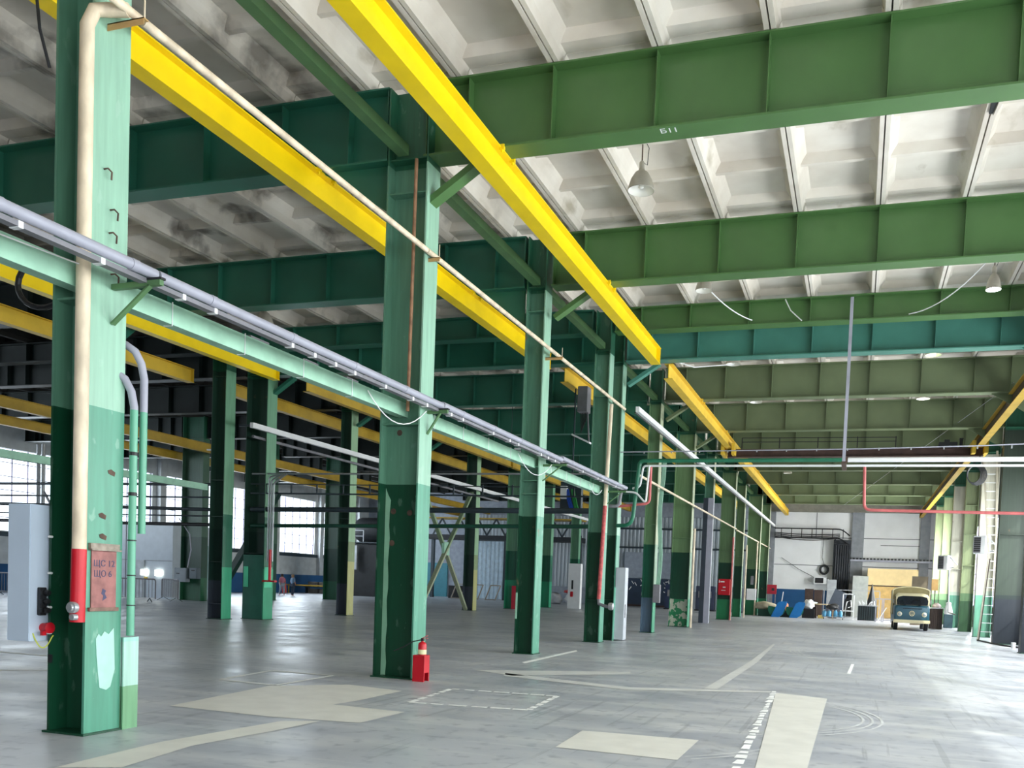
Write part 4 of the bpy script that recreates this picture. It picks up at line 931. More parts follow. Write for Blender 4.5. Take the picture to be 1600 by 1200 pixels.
# ------------------------------------------------------------------ junk in front of the end wall
def blob(name, c, s, mat, lab, cat, seed=0, amp=.18, group=None):
    bm = bmesh.new(); bmesh.ops.create_icosphere(bm, subdivisions=3, radius=1); rnd = random.Random(seed)
    ph = [rnd.uniform(0, 6) for _ in range(6)]
    for v in bm.verts:
        n = v.co.copy(); f = 1+amp*(math.sin(4*n.x+ph[0])*math.cos(3*n.y+ph[1])+.6*math.sin(7*n.z+ph[2]+5*n.x)+.4*math.sin(11*n.y+ph[3]))
        v.co = Vector((n.x*f*s[0], n.y*f*s[1], max(-.85, n.z*f)*s[2]))
    zmin = min(v.co.z for v in bm.verts)
    me = bpy.data.meshes.new(name); bm.to_mesh(me); bm.free(); me.materials.append(mat)
    for p in me.polygons: p.use_smooth = True
    o = bpy.data.objects.new(name, me); col.objects.link(o); o.location = (c[0], c[1], c[2]-zmin); return tag(o, lab, cat, group)
for x0, lab, y in ((-5.41, 'left slanted blue panel with green half disc', 59.0), (-4.22, 'right slanted blue panel with green half disc', 58.9)):
    t = thing('play_shape', (x0+.5, y, 0), lab, 'panel', None)
    m = MB(); m.prism([(x0, 0), (x0+.52, 0), (x0+.75, .18), (x0+1.02, .9), (x0+1.0, 1.05), (x0+.6, 1.06), (x0+.42, .95)], 1, y, y+.12); m.build('blue_panel', BLUEC, t)
    m = MB(); m.prism([(x0+.35+.58*math.cos(a), max(0, .55+.55*math.sin(a))) for a in [rad(160+20*k) for k in range(11)]], 1, y+.16, y+.26); m.build('green_disc', plain('play_green', (10, 110, 84), .5), t)
tag(MB().lathe([(.2, 0), (.22, .1), (.22, .42), (.15, .5)], (-4.55, 59.6, .45), 16).build('orange_drum', plain('drum_orange', (206, 124, 70), .6)), 'tan orange drum between the blue panels', 'drum')
m = MB(); m.box(-4.85, -4.0, 59.4, 60.0, 0, .449); tag(m.build('crate', plain('crate_black', (26, 28, 34), .7)), 'dark crate behind the blue panels', 'crate')
blob('crumpled_sheet', (-5.9, 60.2, .45), (.6, .4, .3), plain('tarp_beige', (176, 166, 142), .8), 'beige crumpled tarp on the dark pile near the last columns', 'tarp', 3)
m = MB(); m.box(-6.35, -5.4, 59.8, 60.6, 0, .449); tag(m.build('crate', plain('crate_green', (20, 70, 58), .7)), 'low dark green crate beneath the beige tarp', 'crate')
blob('white_bag', (-3.05, 60.4, .62), (.35, .25, .34), WHITE, 'white plastic bag hanging at the right blue panel', 'bag', 5)
tag(MB().box(-3.45, -2.65, 60.1, 60.7, 0, .62).build('crate', plain('crate_dark', (22, 22, 26), .7)), 'black crate under the white plastic bag', 'crate')
tag(MB().bar((-5.0, 60.8, 0), (-4.8, 60.8, 1.7), .08, .05).build('white_stick', WHITE), 'white stick standing against the blue wainscot', 'stick')
t = thing('work_table', (-2.3, 61.2, 0), 'pale-topped table with dark brown side', 'table')
MB().box(-3.15, -1.4, 60.9, 61.7, .93, .98).build('table_top', plain('table_beige', (206, 186, 150), .6), t)
MB().box(-2.62, -2.55, 60.95, 61.65, 0, .93).build('side_panel', BROWN, t); MB().box(-3.1, -2.62, 61.6, 61.65, 0, .93).build('back_panel', BROWN, t)
for x in (-1.5,): MB().box(x, x+.06, 60.95, 61.01, 0, .93).build('leg', TAN, t)
blob('paper_pile', (-2.9, 61.2, .98), (.35, .25, .07), plain('paper_blue_white', (200, 222, 232), .7), 'pale blue papers heaped on the table', 'papers', 6)
tag(MB().box(-2.45, -2.1, 61.2, 61.5, .45, .65).build('yellow_box', plain('box_yellow', (220, 196, 110), .6)), 'small yellow box under the table', 'box').location.z = -.45
t = thing('cart', (-1.4, 59.0, 0), 'low trolley loaded with blue plastic bottles', 'cart')
MB().box(-2.15, -.65, 58.75, 59.35, .16, .2).build('platform', STEEL, t)
for x in (-2.0, -.8):
    for y in (58.85, 59.25): MB().lathe([(.06, -.02), (.06, .02)], (x, y, .08), 12, 'x').build('wheel', BLACK, t)
MB().tube(path([(-.66, 58.8, .2), (-.62, 58.8, 1.0), (-.62, 59.3, 1.0), (-.66, 59.3, .2)], .08), .02, 6).build('handle', STEEL, t)
BOT = plain('bottle_blue', (96, 166, 206), .25)
pb = thing('water_bottle', (-1.95, 59.0, .2), 'large blue water bottle, leftmost on the trolley', 'bottle', 'blue bottles on the trolley')
MB().lathe([(.12, 0), (.135, .02), (.135, .3), (.12, .33), (.05, .38), (.04, .42)], (-1.95, 59.0, .2), 14).build('body', BOT, pb, smooth=True)
MB().lathe([(.045, .42), (.045, .45)], (-1.95, 59.0, .2), 10).build('cap', WHITE, pb)
for x, lab in ((-1.66, 'blue water bottle, second from left on the trolley'), (-1.25, 'blue water bottle, third from left on the trolley'), (-.95, 'blue water bottle, rightmost on the trolley')):
    place(pb, (x, 59.0 if x < -1.3 else 59.05, .2), lab)
blob('black_sack', (-1.45, 58.95, .66), (.38, .26, .2), BLACK, 'black sack lying on the blue bottles', 'sack', 9)
t = thing('shelf_frame', (-.5, 61, 0), 'white open metal frame cage in front of the dark cables', 'frame')
for x in (-.88, -.17):
    for y in (60.8, 61.4): MB().box(x, x+.06, y, y+.06, 0, 1.75).build('post', WHITE, t)
for z in (.55, 1.69):
    for y in (60.8, 61.4): MB().box(-.88, -.11, y, y+.06, z, z+.06).build('rail', WHITE, t)
MB().box(-.85, -.12, 60.84, 61.42, .56, .60).build('shelf', plain('shelf_beige', (190, 186, 170), .6), t)
m = MB(); m.tube([(-.7, 61.1, .6), (-.6, 61.1, 1.2), (-.35, 61.1, 1.3), (-.3, 61.1, .9), (-.5, 61.1, .8)], .03, 6); m.build('bent_tube', WHITE, t)
tag(MB().bar((-1.75, 62.4, .0), (-1.0, 62.4, 1.9), .9, .06, (0,1,0)).build('slate_board', plain('panel_slate', (70, 78, 92), .6)), 'slate blue panel leaning behind the trolley', 'panel')
for x, y, w, h, lab in ((-2.2, 69, .68, 2.78, 'grey tall cabinet left of the dark cables'), (-.35, 70, 1.15, 3.16, 'pale grey tall cabinet right of the dark cables'), (-3.65, 66, .6, 2.0, 'dark brown cabinet in front of the blue wainscot, left one'), (-3.0, 66, .6, 1.95, 'dark brown cabinet in front of the blue wainscot, right one')):
    t = thing('tall_cabinet', (x+w/2, y, 0), lab, 'cabinet')
    mt = BROWN if 'brown' in lab else plain('cab_grey', (150, 154, 158), .6) if 'pale' not in lab else plain('cab_pale', (172, 176, 172), .6)
    MB().box(x, x+w, y, y+.5, 0, h).build('body', mt, t)
    MB().box(x+.02, x+w/2-.01, y-.02, y, .1, h-.06).build('door', mt, t); MB().box(x+w/2+.01, x+w-.02, y-.02, y, .1, h-.06).build('door', mt, t)
t = thing('monitor', (-2.9, 71.8, 2.4), 'small dark screen in a white case on the end wall', 'screen')
MB().box(-3.35, -2.35, 71.9, 72.6, 2.45, 3.0).build('case', WHITE, t, bevel=.02); MB().box(-3.25, -2.6, 71.88, 71.9, 2.52, 2.94).build('screen', BLACK, t)
tag(MB().tube([(-2.6+.3*math.cos(a), 72.4, 3.62+.33*math.sin(a)) for a in [i*math.pi/16 for i in range(33)]], .09, 10).build('black_hoop', BLACK, smooth=True), 'black coiled hose ring hanging on the end wall', 'hoop')
tag(MB().tube([(-2.75, 72.5, 6.1), (-2.8, 72.5, 4.6), (-2.6, 72.5, 3.95)], .02, 6).build('cable', BLACK), 'thin cable hanging to the black ring on the end wall', 'cable')
tag(MB().tube([(-6.0, 72.4, 4.5), (-4.6, 72.4, 3.6), (-3.3, 72.4, 2.95)], .02, 6).build('cable', BLACK), 'thin cable slanting across the end wall to the screen', 'cable')
t = thing('plywood_panel', (2.5, 71, 0), 'large pale yellow plywood box against the end wall', 'panel')
MB().box(.72, 4.4, 70.6, 71.4, 2.48, 3.78).build('upper_sheet', WOOD, t)
MB().box(.66, 4.42, 70.62, 71.4, 0, 2.44).build('lower_sheet', plain('pale_board_lower', (208, 172, 108), .7, var=.15), t)
MB().box(.45, 4.45, 70.55, 71.4, 2.42, 2.50).build('shelf_rail', BROWN, t)
t = thing('waste_bins', (.7, 59.5, 0), 'row of dark slatted crates full of white scrap', 'crate')
MB().box(.12, 1.3, 59.3, 60.0, .04, .98).build('box', plain('bin_dark', (28, 38, 42), .6), t)
for k in range(9): MB().box(.12+.14*k, .16+.14*k, 59.27, 59.3, .05, 1.0).build('slat', plain('bin_slat', (52, 66, 70), .6), t)
MB().box(.08, 1.34, 59.26, 60.04, .98, 1.03).build('rim', STEEL, t)
rnd = random.Random(4)
for k in range(12):
    x = .25+.085*k; a = rnd.uniform(-.9, .9)
    tag(MB().bar((x, 59.5+.03*(k%3), 1.0), (x+.18*math.sin(a), 59.5+.03*(k%3), 1.12+.22*abs(math.cos(a*1.3))), .05, .04).build('scrap_strip', WHITE), 'white scrap strip sticking out of the dark crates', 'scrap', 'white scrap strips in the dark crates')
t = thing('folded_parasol', (.98, 62, 0), 'black pointed folded canopy in front of the plywood', 'canopy')
MB().lathe([(.34, .9), (.30, 1.2), (.16, 1.8), (.05, 2.3), (.01, 2.48)], (.98, 62, 0), 8).build('canopy', BLACK, t); MB().lathe([(.04, 0), (.04, 1.0)], (.98, 62, 0), 8).build('pole', STEEL, t)
for x0, x1, y, lab in ((1.18, 1.62, 58.5, 'narrow grey metal gate leaf beside the crates'), (1.66, 2.2, 58.6, 'wider grey metal gate leaf next to the van')):
    t = thing('metal_gate', ((x0+x1)/2, y, 0), lab, 'gate')
    for x in (x0, x1-.06): MB().box(x, x+.06, y, y+.05, 0, 1.52).build('post', GREY, t)
    for z in (.1, 1.46): MB().box(x0+.06, x1-.06, y, y+.05, z, z+.06).build('rail', GREY, t)
tag(MB().bar((1.35, 58.3, .04), (1.85, 58.3, .95), .06, .05).build('white_stick', WHITE), 'pale slanted stick next to the van', 'stick')
tag(MB().bar((-2.3, 66.5, 2.0), (1.6, 66.5, 2.02), .05, .05).build('rail', STEEL), 'thin horizontal rail in front of the dark cables', 'rail')
for x, lab in ((-2.3, 'left upright carrying the thin horizontal rail'), (1.6, 'right upright carrying the thin horizontal rail')):
    tag(MB().box(x-.03, x+.03, 66.47, 66.53, 0, 1.975).build('rail_post', STEEL), lab, 'post')

# ------------------------------------------------------------------ left bays, far things
t = thing('white_room', (-39, 38.5, 0), 'white panelled enclosure with pale door behind the crowd barriers', 'booth')
m = MB(); m.box(-43.6, -34.4, 37.0, 41, 0, 3.95); m.build('walls', plain('booth_white', (200, 210, 220), .35, var=.05), t)
m = MB(); m.box(-43.6, -34.4, 36.98, 37.0, 1.98, 2.0); m.box(-37.5, -37.47, 36.98, 37.0, 0, 3.95); m.build('panel_joint', GREYD, t)
MB().box(-37.0, -36.2, 36.93, 36.98, 0, 2.0).build('door', plain('door_pale', (196, 202, 208), .5), t)
for x in (-36.4, -35.45):
    MB().box(x, x+.42, 36.90, 36.96, 1.2, 1.5).build('light_reflection', LITS, t)  # reflected lights on the booth front, built as glowing plates
MB().box(-36.25, -36.0, 36.95, 36.99, .98, 1.1).build('yellow_sticker', YELF, t)
t = thing('utility_box', (-33.9, 38.5, 0), 'pale teal cupboard beside the white enclosure', 'cupboard')
MB().box(-34.35, -33.5, 38.0, 38.6, 0, 2.9).build('body', plain('pale_teal', (120, 160, 160), .5), t)
bp = thing('crowd_barrier', (0, 0, 0), 'crowd barrier standing right of the nearest column', 'barrier', 'metal crowd barriers')
MB().tube(path([(-1.15, 0, .15), (-1.15, 0, 1.08), (1.15, 0, 1.08), (1.15, 0, .15)], .12), .03, 8).build('frame', GREYD, bp, smooth=True)
MB().bar((-1.15, 0, .2), (1.15, 0, .2), .03, .03).build('lower_rail', STEEL, bp)
for k in range(15): MB().tube([(-1.0+k*.143, 0, .2), (-1.0+k*.143, 0, 1.08)], .014, 6).build('bar', GREYD, bp)
for x in (-.9, .9):
    m = MB(); m.bar((x, -.3, .02), (x, 0, .2), .04, .02); m.bar((x, .3, .02), (x, 0, .2), .04, .02); m.build('foot', DARKP, bp)
for x, y, rz, lab in ((-32.2, 34.5, -.5, 'crowd barrier in front of the pale teal cupboard'), (-38.6, 31.5, .15, 'crowd barrier at the left frame edge'), (-36.0, 31.2, .2, 'crowd barrier behind the white cabinet')):
    place(bp, (x, y, 0), lab, rz)
bp.location = (-31.8, 31.6, 0); bp.rotation_euler = (0, 0, 1.1)
for x0, x1, z0, z1, mt, lab in ((-33.5, -32.75, .95, 1.66, WHITE, 'light grey control box on the dark column by the barrier'), (-32.55, -32.08, 1.13, 1.68, GREYD, 'darker grey box beside the light one on the column edge')):
    t = thing('control_box', ((x0+x1)/2, 36.3, z0), lab, 'box')
    MB().box(x0, x1, 36.15, 36.46, z0, z1).build('body', plain('ctrl_%d' % (x0*-10), (150, 160, 168) if mt is WHITE else (90, 104, 112), .5), t, bevel=.02)
    MB().box(x0+.15, x0+.35, 36.14, 36.15, z0+.4, z0+.45).build('mark', BLACK, t)
tag(MB().tube([(-32.7, 36.2, 1.7), (-32.5, 36.2, 2.6), (-32.6, 36.2, 3.4), (-33.3, 36.2, 4.2)], .03, 6).build('cable', GREY), 'pale cable rising from the grey boxes', 'cable')
t = thing('pipe_stand', (-36.6, 31.4, 0), 'tall silver pipes with slanted braces at the left frame edge', 'pipes')
for x in (-37.1, -36.8): MB().tube([(x, 31.4, 0), (x, 31.4, 7.2)], .09, 10).build('upright', STEEL, t, smooth=True)
m = MB(); m.bar((-36.2, 31.4, 7.0), (-34.2, 31.4, 3.6), .12, .12); m.bar((-36.9, 31.4, 5.2), (-35.6, 31.4, 3.4), .08, .08); m.bar((-38.5, 31.4, 6.6), (-34.0, 31.4, 6.4), .1, .1); m.build('brace', GREYD, t)

# two people
def person(loc, face, top, trousers, hair, lab, stride, h=1.5):
    t = thing('person', loc, lab, 'person'); s = h/1.7
    def P(*a): return Vector(a)*s
    bm_v = [(0,0,.93),(0,0,1.12),(0,.01,1.32),(0,0,1.45),(0,-.01,1.52),(0,-.02,1.60),
            (-.17,.0,1.38),(-.24,.02,1.12),(-.20,-.10,.92),(.17,.0,1.38),(.24,.02,1.12),(.20,-.10,.92),
            (-.09,0,.90),(-.10,-.03+stride*.2,.50),(-.10,.02+stride*.35,.08),(-.10,-.10+stride*.35,.04),
            (.09,0,.90),(.10,-.03-stride*.2,.50),(.10,.04-stride*.3,.08),(.10,-.10-stride*.3,.04)]
    ed = [(0,1),(1,2),(2,3),(3,4),(4,5),(3,6),(6,7),(7,8),(3,9),(9,10),(10,11),(0,12),(12,13),(13,14),(14,15),(0,16),(16,17),(17,18),(18,19)]
    rr = [.13,.12,.14,.07,.06,.095,.055,.045,.03,.055,.045,.03,.08,.06,.04,.035,.08,.06,.04,.035]
    def skin(name, ids, mat, grow=1.0, rs=None):
        idx = {v: i for i, v in enumerate(ids)}
        me = bpy.data.meshes.new(name); me.from_pydata([P(*bm_v[i]) for i in ids], [(idx[a], idx[b]) for a, b in ed if a in idx and b in idx], []); me.materials.append(mat)
        o = bpy.data.objects.new(name, me); col.objects.link(o)
        mod = o.modifiers.new('s', 'SKIN')
        for i, v in enumerate(ids): r = (rs or rr)[v]*s*grow; me.skin_vertices[0].data[i].radius = (r, r)
        me.skin_vertices[0].data[0].use_root = True
        sb = o.modifiers.new('b', 'SUBSURF'); sb.levels = 2; sb.render_levels = 2
        dg = bpy.context.evaluated_depsgraph_get(); dg.update()
        m2 = bpy.data.meshes.new_from_object(o.evaluated_get(dg)); m2.name = name
        for p in m2.polygons: p.use_smooth = True
        bpy.data.objects.remove(o); n = bpy.data.objects.new(name, m2); col.objects.link(n); n.parent = t; return n
    skin('body', list(range(20)), SKIN)
    skin('shirt', [0,1,2,3,6,7,9,10], top, 1.3)
    skin('trousers', [0,12,13,14,16,17,18], trousers, 1.35)
    m = MB(); c = (loc[0], loc[1]+.015*s, loc[2]+1.60*s); m.lathe([(.02, .12), (.07, .11), (.105, .06), (.112, 0), (.10, -.06), (.06, -.10)], c, 14); m.build('hair', hair, t, smooth=True)
    m = MB(); m.lathe([(.008, -.02), (.014, 0), (.006, .02)], (loc[0], loc[1]-.105*s, loc[2]+1.58*s), 8)
    for q in (-.035, .035): m.lathe([(.004, 0), (.009, .005), (.004, .01)], (loc[0]+q*s, loc[1]-.098*s, loc[2]+1.615*s), 8)
    m.build('face', plain('face_dark', (110, 70, 60), .6), t)
    for q in (-1, 1):
        for k in range(5):
            x, y, z = (.20*q, -.115, .90); dx = (k-2)*.014
            m = MB(); m.tube([(loc[0]+(x+dx)*s, loc[1]+y*s, loc[2]+(z+.02)*s), (loc[0]+(x+dx*1.3+(.03*-q if k == (4 if q < 0 else 0) else 0))*s, loc[1]+(y-.015)*s, loc[2]+(z-.05-.008*(k in (1,2,3)))*s)], [.009*s, .007*s], 6)
            m.build('finger', SKIN, t)
    t.rotation_euler = (0, 0, face)
    return t
person((-39.2, 52.6, 0), 1.2, plain('shirt_pink', (190, 120, 140), .8), plain('trousers_grey', (150, 158, 170), .8), BROWN, 'person in a pink top and pale trousers walking, left of the pair', .55)
person((-38.0, 52.2, 0), 2.9, plain('shirt_lightblue', (130, 160, 190), .8), plain('jeans_dark', (40, 54, 74), .8), plain('hair_blond', (150, 120, 90), .8), 'person in light blue shirt and dark jeans, right of the pair', .15)
t = thing('red_board', (-42.7, 57.5, 0), 'red board with tan edge leaning near the two people', 'board')
MB().bar((-42.6, 57.5, .02), (-42.9, 57.7, 1.1), .4, .05, (0,1,0)).build('board', plain('board_red', (186, 70, 60), .7), t)
bn = thing('bench', (-42.4, 62, 0), 'low bench with stacked pale crates below the far window', 'bench')
MB().box(-43.8, -41.2, 61.6, 62.4, .5, .56).build('seat', DARKP, bn)
for x in (-43.7, -41.4): MB().box(x, x+.08, 61.7, 62.3, 0, .5).build('leg', DARKP, bn)
k = 0
for z, row in ((.56, 'upper'), (0, 'floor')):
    for x, sd in ((-43.5, 'left'), (-42.4, 'right')):
        tag(MB().box(x, x+.9, 61.8, 62.3, z, z+.4).build('crate', plain('crate_grey', (110, 106, 100), .8)), 'pale grey crate by the far bench, %s %s one' % (row, sd), 'crate')
tag(MB().box(-44.3, -39.5, 59.8, 59.9, .62, .72).build('yellow_rail', YELD), 'thin yellow rail along the blue wainscot', 'rail').location.z = 0
for x in (-44.0, -39.8): tag(MB().box(x, x+.08, 59.82, 59.88, 0, .62).build('rail_post', YELD), 'short yellow post holding the rail, %s one' % ('left' if x < -42 else 'right'), 'post')
t = thing('machine', (-37.5, 61, 0), 'large dark machine with a platform and rounded tank on top', 'machine')
MB().box(-39.2, -36.2, 60.3, 62.5, 0, 4.1).build('housing', plain('machine_black', (18, 24, 28), .6, var=.5), t)
MB().box(-39.6, -35.8, 60.0, 62.7, 4.2, 4.3).build('platform', DARKP, t)
m = MB(); m.bar((-39.5, 60.05, 5.2), (-37.3, 60.05, 5.2), .05, .05); m.bar((-39.5, 60.05, 4.75), (-37.3, 60.05, 4.75), .04, .04)
m.build('guard_rail', STEEL, t)
for x in (-39.5, -38.4, -37.3): MB().box(x-.03, x+.03, 60.02, 60.08, 4.3, 5.2).build('post', STEEL, t)
m = MB(); m.lathe([(.1, -1.2), (.9, -1.1), (1.0, -.8), (1.0, .8), (.9, 1.1), (.1, 1.2)], (-37.3, 61.3, 5.3), 18, 'x'); m.build('tank', plain('tank_dark', (54, 58, 62), .5), t, smooth=True)
m = MB(); m.bar((-38.0, 60.0, 3.9), (-38.9, 60.0, 2.6), .1, .1); m.box(-38.05, -37.8, 59.95, 60.1, 2.1, 4.0); m.build('arm', STEEL, t)
t = thing('steel_door', (-40, 72.4, 0), 'wide teal double door in the far end wall', 'door')
MB().box(-44.5, -36.1, 72.45, 72.59, 0, 3.1).build('leaf', TEALD, t); MB().box(-40.4, -40.35, 72.43, 72.45, 0, 3.1).build('seam', DARKP, t)
t = thing('roller_door', (-31.5, 72.4, 0), 'bright pale corrugated sheet door beyond the stacked frames', 'door')
pr = [(-33.2, 72.4)]
x = -33.2
while x < -27.6: pr += [(x, 72.3), (x+.15, 72.3), (x+.2, 72.36), (x+.35, 72.36)]; x += .4
m = MB(); m.prism(pr+[(x, 72.4)], 2, 0, 5.2); m.build('sheet', plain('sheet_blue_white', (190, 212, 228), .5), t)
t = thing('gantry_platform', (-27, 69, 0), 'yellow-railed platform with dark trusses in front of the far end wall', 'platform')
MB().box(-36, -22, 68.2, 69.8, 6.9, 7.0).build('deck', YELD, t)
MB().box(-36, -22, 68.2, 69.8, 5.1, 5.5).build('girder', plain('girder_black', (30, 36, 42), .6), t)
m = MB()
for k in range(8): m.bar((-35.5+1.7*k, 68.3, 5.5), (-34.65+1.7*k, 68.3, 6.9), .12, .12); m.bar((-34.65+1.7*k, 68.3, 6.9), (-33.8+1.7*k, 68.3, 5.5), .12, .12)
m.build('truss', DARKP, t)
for x in (-35.9, -29, -22.3): MB().box(x, x+.25, 68.8, 69.1, 0, 5.1).build('post', DARKP, t)
fp = thing('tilted_rack', (0, 0, 0), 'x', 'frame', 'tilted metal frames by the far wall')
for a, b in (((-.6, 0, 0), (-.25, .3, 1.25)), ((.3, 0, 0), (.65, .3, 1.25)), ((-.6, 0, .05), (.3, 0, .05)), ((-.25, .3, 1.25), (.65, .3, 1.25))): MB().bar(a, b, .1, .08).build('rail', plain('frame_tan', (150, 140, 128), .6), fp)
for i, (x, lab) in enumerate(((-32.6, 'tilted metal frame, leftmost before the pale sheet door'), (-31.0, 'tilted metal frame, middle one before the pale sheet door'), (-29.4, 'tilted metal frame, rightmost before the pale sheet door'))):
    if i == 0: fp.location = (x, 67.5, 0); fp['label'] = lab
    else: place(fp, (x, 67.5, 0), lab)
tag(MB().box(-33.9, -32.5, 68.4, 69.2+.0, 0, 1.1).build('dark_crate', BLACK), 'black crate left of the tilted frames', 'crate')
tag(MB().box(-19.75, -19.35, 48.3, 48.36, .2, 1.6).build('red_board', plain('board_red2', (186, 40, 60), .5)), 'red board standing against the bright-footed column', 'board').location.z = -.2
t = thing('electrical_cabinet', (-17.8, 54.6, 0), 'white cabinet with black and red sockets between far columns', 'cabinet')
MB().box(-18.25, -17.4, 54.4, 54.8, 0.02, 3.0).build('body', WHITE, t, bevel=.01)
MB().box(-18.0, -17.88, 54.37, 54.4, 1.3, 1.9).build('socket_block', BLACK, t, bevel=.01)
MB().box(-18.05, -17.87, 54.33, 54.4, .8, 1.15).build('industrial_socket', RED, t, bevel=.02)
for i, (x, mt, lab) in enumerate(((-24.3, WHITE, 'white rubbish bag, left of the far heap'), (-22.95, plain('bag_grey', (180, 184, 190), .7), 'grey rubbish bag, middle of the far heap'), (-21.6, WHITE, 'white rubbish bag, right of the far heap'))):
    blob('rubbish_bag', (x, 65.5, 0), (.5, .4, .5), mt, lab, 'bag', 20+i, group='rubbish bags behind the row')
blob('red_sack', (-21.8, 65.4, .9), (.4, .25, .16), plain('sack_red', (190, 60, 60), .7), 'red sack on top of the rubbish bags', 'sack', 31)
t = thing('graffiti_board', (-16.6, 70.8, 0), 'dark navy board with white painted marks at the far wall', 'board')
MB().box(-18.5, -14.6, 70.8, 70.9, .15, 2.35).build('board', plain('navy_board', (40, 56, 78), .6), t)
rnd = random.Random(2)
for j in range(26):
    x, z = rnd.uniform(-18.3, -14.9), rnd.uniform(.9, 2.2); a = rnd.uniform(0, 3)
    MB().obox((x, 70.79, z), (.16*math.cos(a), 0, .16*math.sin(a)), (0, .005, 0), (-.03*math.sin(a), 0, .03*math.cos(a))).build('mark', WHITE, t)
MB().box(-18.4, -14.7, 70.75, 71.1, 0, .15).build('base', BROWN, t)
tag(MB().box(-19.2, -13.6, 72.35, 72.52, 2.4, 4.6).build('wall_cladding', plain('pale_panel', (150, 160, 174), .6)), 'plain pale panel on the corrugated far wall', 'panel')
for x0, x1, z, lab in ((-22, -8, 4.9, 'dark horizontal rail across the corrugated wall, lower'), (-22, -8, 6.5, 'dark horizontal rail across the corrugated wall, upper')):
    tag(MB().box(x0, x1, 71.9, 72.05, z, z+.15).build('wall_rail', DARKP), lab, 'rail')
for i, x in enumerate((-13.4, -11.0, -8.9)):
    t = thing('stored_machine', (x, 66, 0), 'dark blue machine behind the column row, %s one' % ('left', 'middle', 'right')[i], 'machine')
    MB().box(x-.7, x+.7, 65.6, 66.4, .1, 1.9).build('housing', plain('machine_blue%d' % i, (40+12*i, 52+8*i, 84), .6), t, bevel=.03)
    MB().box(x-.5, x+.5, 65.56, 65.6, 1.0, 1.5).build('panel', GREYD, t)
    MB().box(x-.75, x+.75, 65.55, 66.45, 0, .1).build('base', BLACK, t)

# ------------------------------------------------------------------ floor markings
def mark(poly, mat, lab, z=.004, name='floor_marking'):
    m = MB(); n = len(poly); m.add([(x, y, z) for x, y in poly], [tuple(range(n))])
    return tag(m.build(name, mat), lab, 'floor marking')
def outline(pts, w, gaps, name, lab, mat=FPAINT):
    m = MB(); rnd = random.Random(len(lab))
    for i in range(len(pts)):
        a, b = Vector(pts[i]+(0,)), Vector(pts[(i+1) % len(pts)]+(0,)); d = (b-a); L = d.length; d.normalize(); nrm = Vector((-d.y, d.x, 0))*w/2; u = 0
        while u < L:
            l = rnd.uniform(.12, .3) if gaps else L; e = min(L, u+l); p, q = a+d*u, a+d*e
            m.add([(p+nrm)+Vector((0,0,.005)), (p-nrm)+Vector((0,0,.005)), (q-nrm*rnd.uniform(.6, 1))+Vector((0,0,.005)), (q+nrm)+Vector((0,0,.005))], [(0,1,2,3)])
            u = e+(rnd.uniform(.03, .09) if gaps else 0)
    return tag(m.build(name, mat), lab, 'floor marking')
mark([(-7.75, 8.34), (-8.02, 10.52), (-7.21, 11.32), (-6.2, 11.13), (-6.18, 9.94), (-6.25, 9.47), (-5.19, 9.4), (-5.22, 8.44), (-6.3, 8.28)], PATCH, 'large pale stepped patch between the nearest and extinguisher columns', .003)
mark([(-6.09, 5.33), (-6.19, 6.55), (-6.0, 8.11), (-5.65, 8.32), (-5.68, 7.67), (-5.82, 6.54), (-5.65, 5.57)], PATCH, 'pale strip leading from the bottom edge to the stepped patch', .004)
outline([(-9.04, 10.73), (-9.24, 12.19), (-8.05, 12.17), (-8.0, 10.63)], .09, False, 'floor_marking', 'thin white rectangle outline left of the extinguisher column')
outline([(-5.54, 10.16), (-5.72, 11.75), (-4.1, 11.92), (-3.96, 10.39)], .09, True, 'floor_marking', 'broken white rectangle outline right of the extinguisher')
mark([(-2.81, 8.18), (-2.87, 9.27), (-1.56, 9.35), (-1.56, 8.15)], PATCH, 'pale square patch at the bottom centre')
mark([(-1.18, 14.43), (-.36, 14.16), (-.36, 8.39), (-.36, 5.0), (-.84, 5.0), (-.82, 8.16)], PATCH, 'long pale strip running away at lower right')
outline([(-1.24, 14.6), (-.99, 8.1), (-.9, 5.5)], .001, False, 'floor_marking', 'thin cut line') if False else None
m = MB(); rnd = random.Random(8); y = 5.5
while y < 14.5:
    x = -.9-(y-5.5)*.036; l = rnd.uniform(.12, .35); w = rnd.uniform(.05, .13)
    m.add([(x-w/2, y, .005), (x+w/2, y+.02, .005), (x+w/2-.01, y+l, .005), (x-w/2+rnd.uniform(0, .03), y+l-.03, .005)], [(0,1,2,3)]); y += l+rnd.uniform(.02, .1)
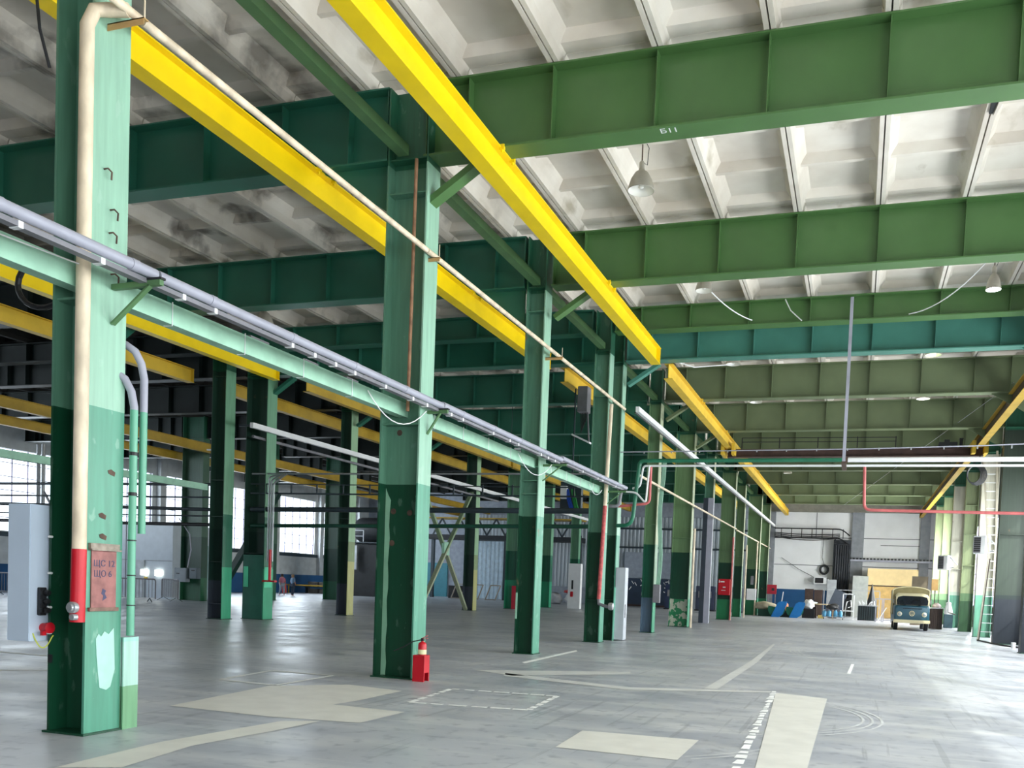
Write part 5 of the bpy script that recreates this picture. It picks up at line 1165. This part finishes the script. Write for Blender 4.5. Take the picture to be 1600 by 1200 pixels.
tag(m.build('floor_marking', FPAINT), 'worn white broken line left of the long pale strip', 'floor marking')
mark([(-6.62, 14.5), (-4.08, 16.16), (-3.96, 15.69), (-5.68, 14.05)], PATCH2, 'upper of two pale slanted strips behind the broken rectangle')
mark([(-5.93, 14.37), (-3.49, 13.66), (-1.27, 14.6), (-1.27, 14.4), (-3.42, 13.31), (-5.78, 13.9)], PATCH2, 'lower of two pale slanted strips behind the broken rectangle')
mark([(-6.48, 16.54), (-6.61, 20.55), (-6.46, 20.19), (-6.33, 16.32)], FPAINT, 'thin white line near the third column')
mark([(-2.34, 14.3), (-2.3, 20.26), (-2.45, 28), (-2.38, 28), (-2.12, 20.2), (-2.12, 14.3)], PATCH2, 'narrow pale strip running far down the hall')
mark([(-.11, 18.95), (-.04, 21.66), (.03, 21.66), (-.04, 18.95)], FPAINT, 'short white dash in the middle distance')
mark([(-14.81, 11.81), (-13.56, 11.78), (-13.56, 11.7), (-14.81, 11.7)], FPAINT, 'thin white line left of the nearest column, farther')
mark([(-12.6, 9.55), (-11.7, 10.25), (-11.64, 10.2), (-12.5, 9.5)], FPAINT, 'thin white line left of the nearest column, nearer')
def arcline(c, r, a0, a1, lab, w=.035, n=28, k=3):
    m = MB()
    for j in range(k):
        rr = r+j*.12; vs = []
        for i in range(n+1):
            a = rad(a0+(a1-a0)*i/n); vs += [(c[0]+rr*math.cos(a), c[1]+rr*math.sin(a), .0035), (c[0]+(rr+w)*math.cos(a), c[1]+(rr+w)*math.sin(a), .0035)]
        m.add(vs, [(2*i, 2*i+1, 2*i+3, 2*i+2) for i in range(n)])
    return tag(m.build('tyre_mark', plain('tyre_scuff', (204, 207, 208), .6)), lab, 'tyre mark')
arcline((-1.6, 12.0), 1.75, -75, 70, 'curved pale tyre scuffs at lower right')
arcline((-3.4, 10.6), 2.9, -50, 40, 'second set of curved tyre scuffs crossing the pale strip', k=2)
arcline((6, 26), 7.5, 150, 215, 'long curved tyre scuffs in the middle distance', k=3)
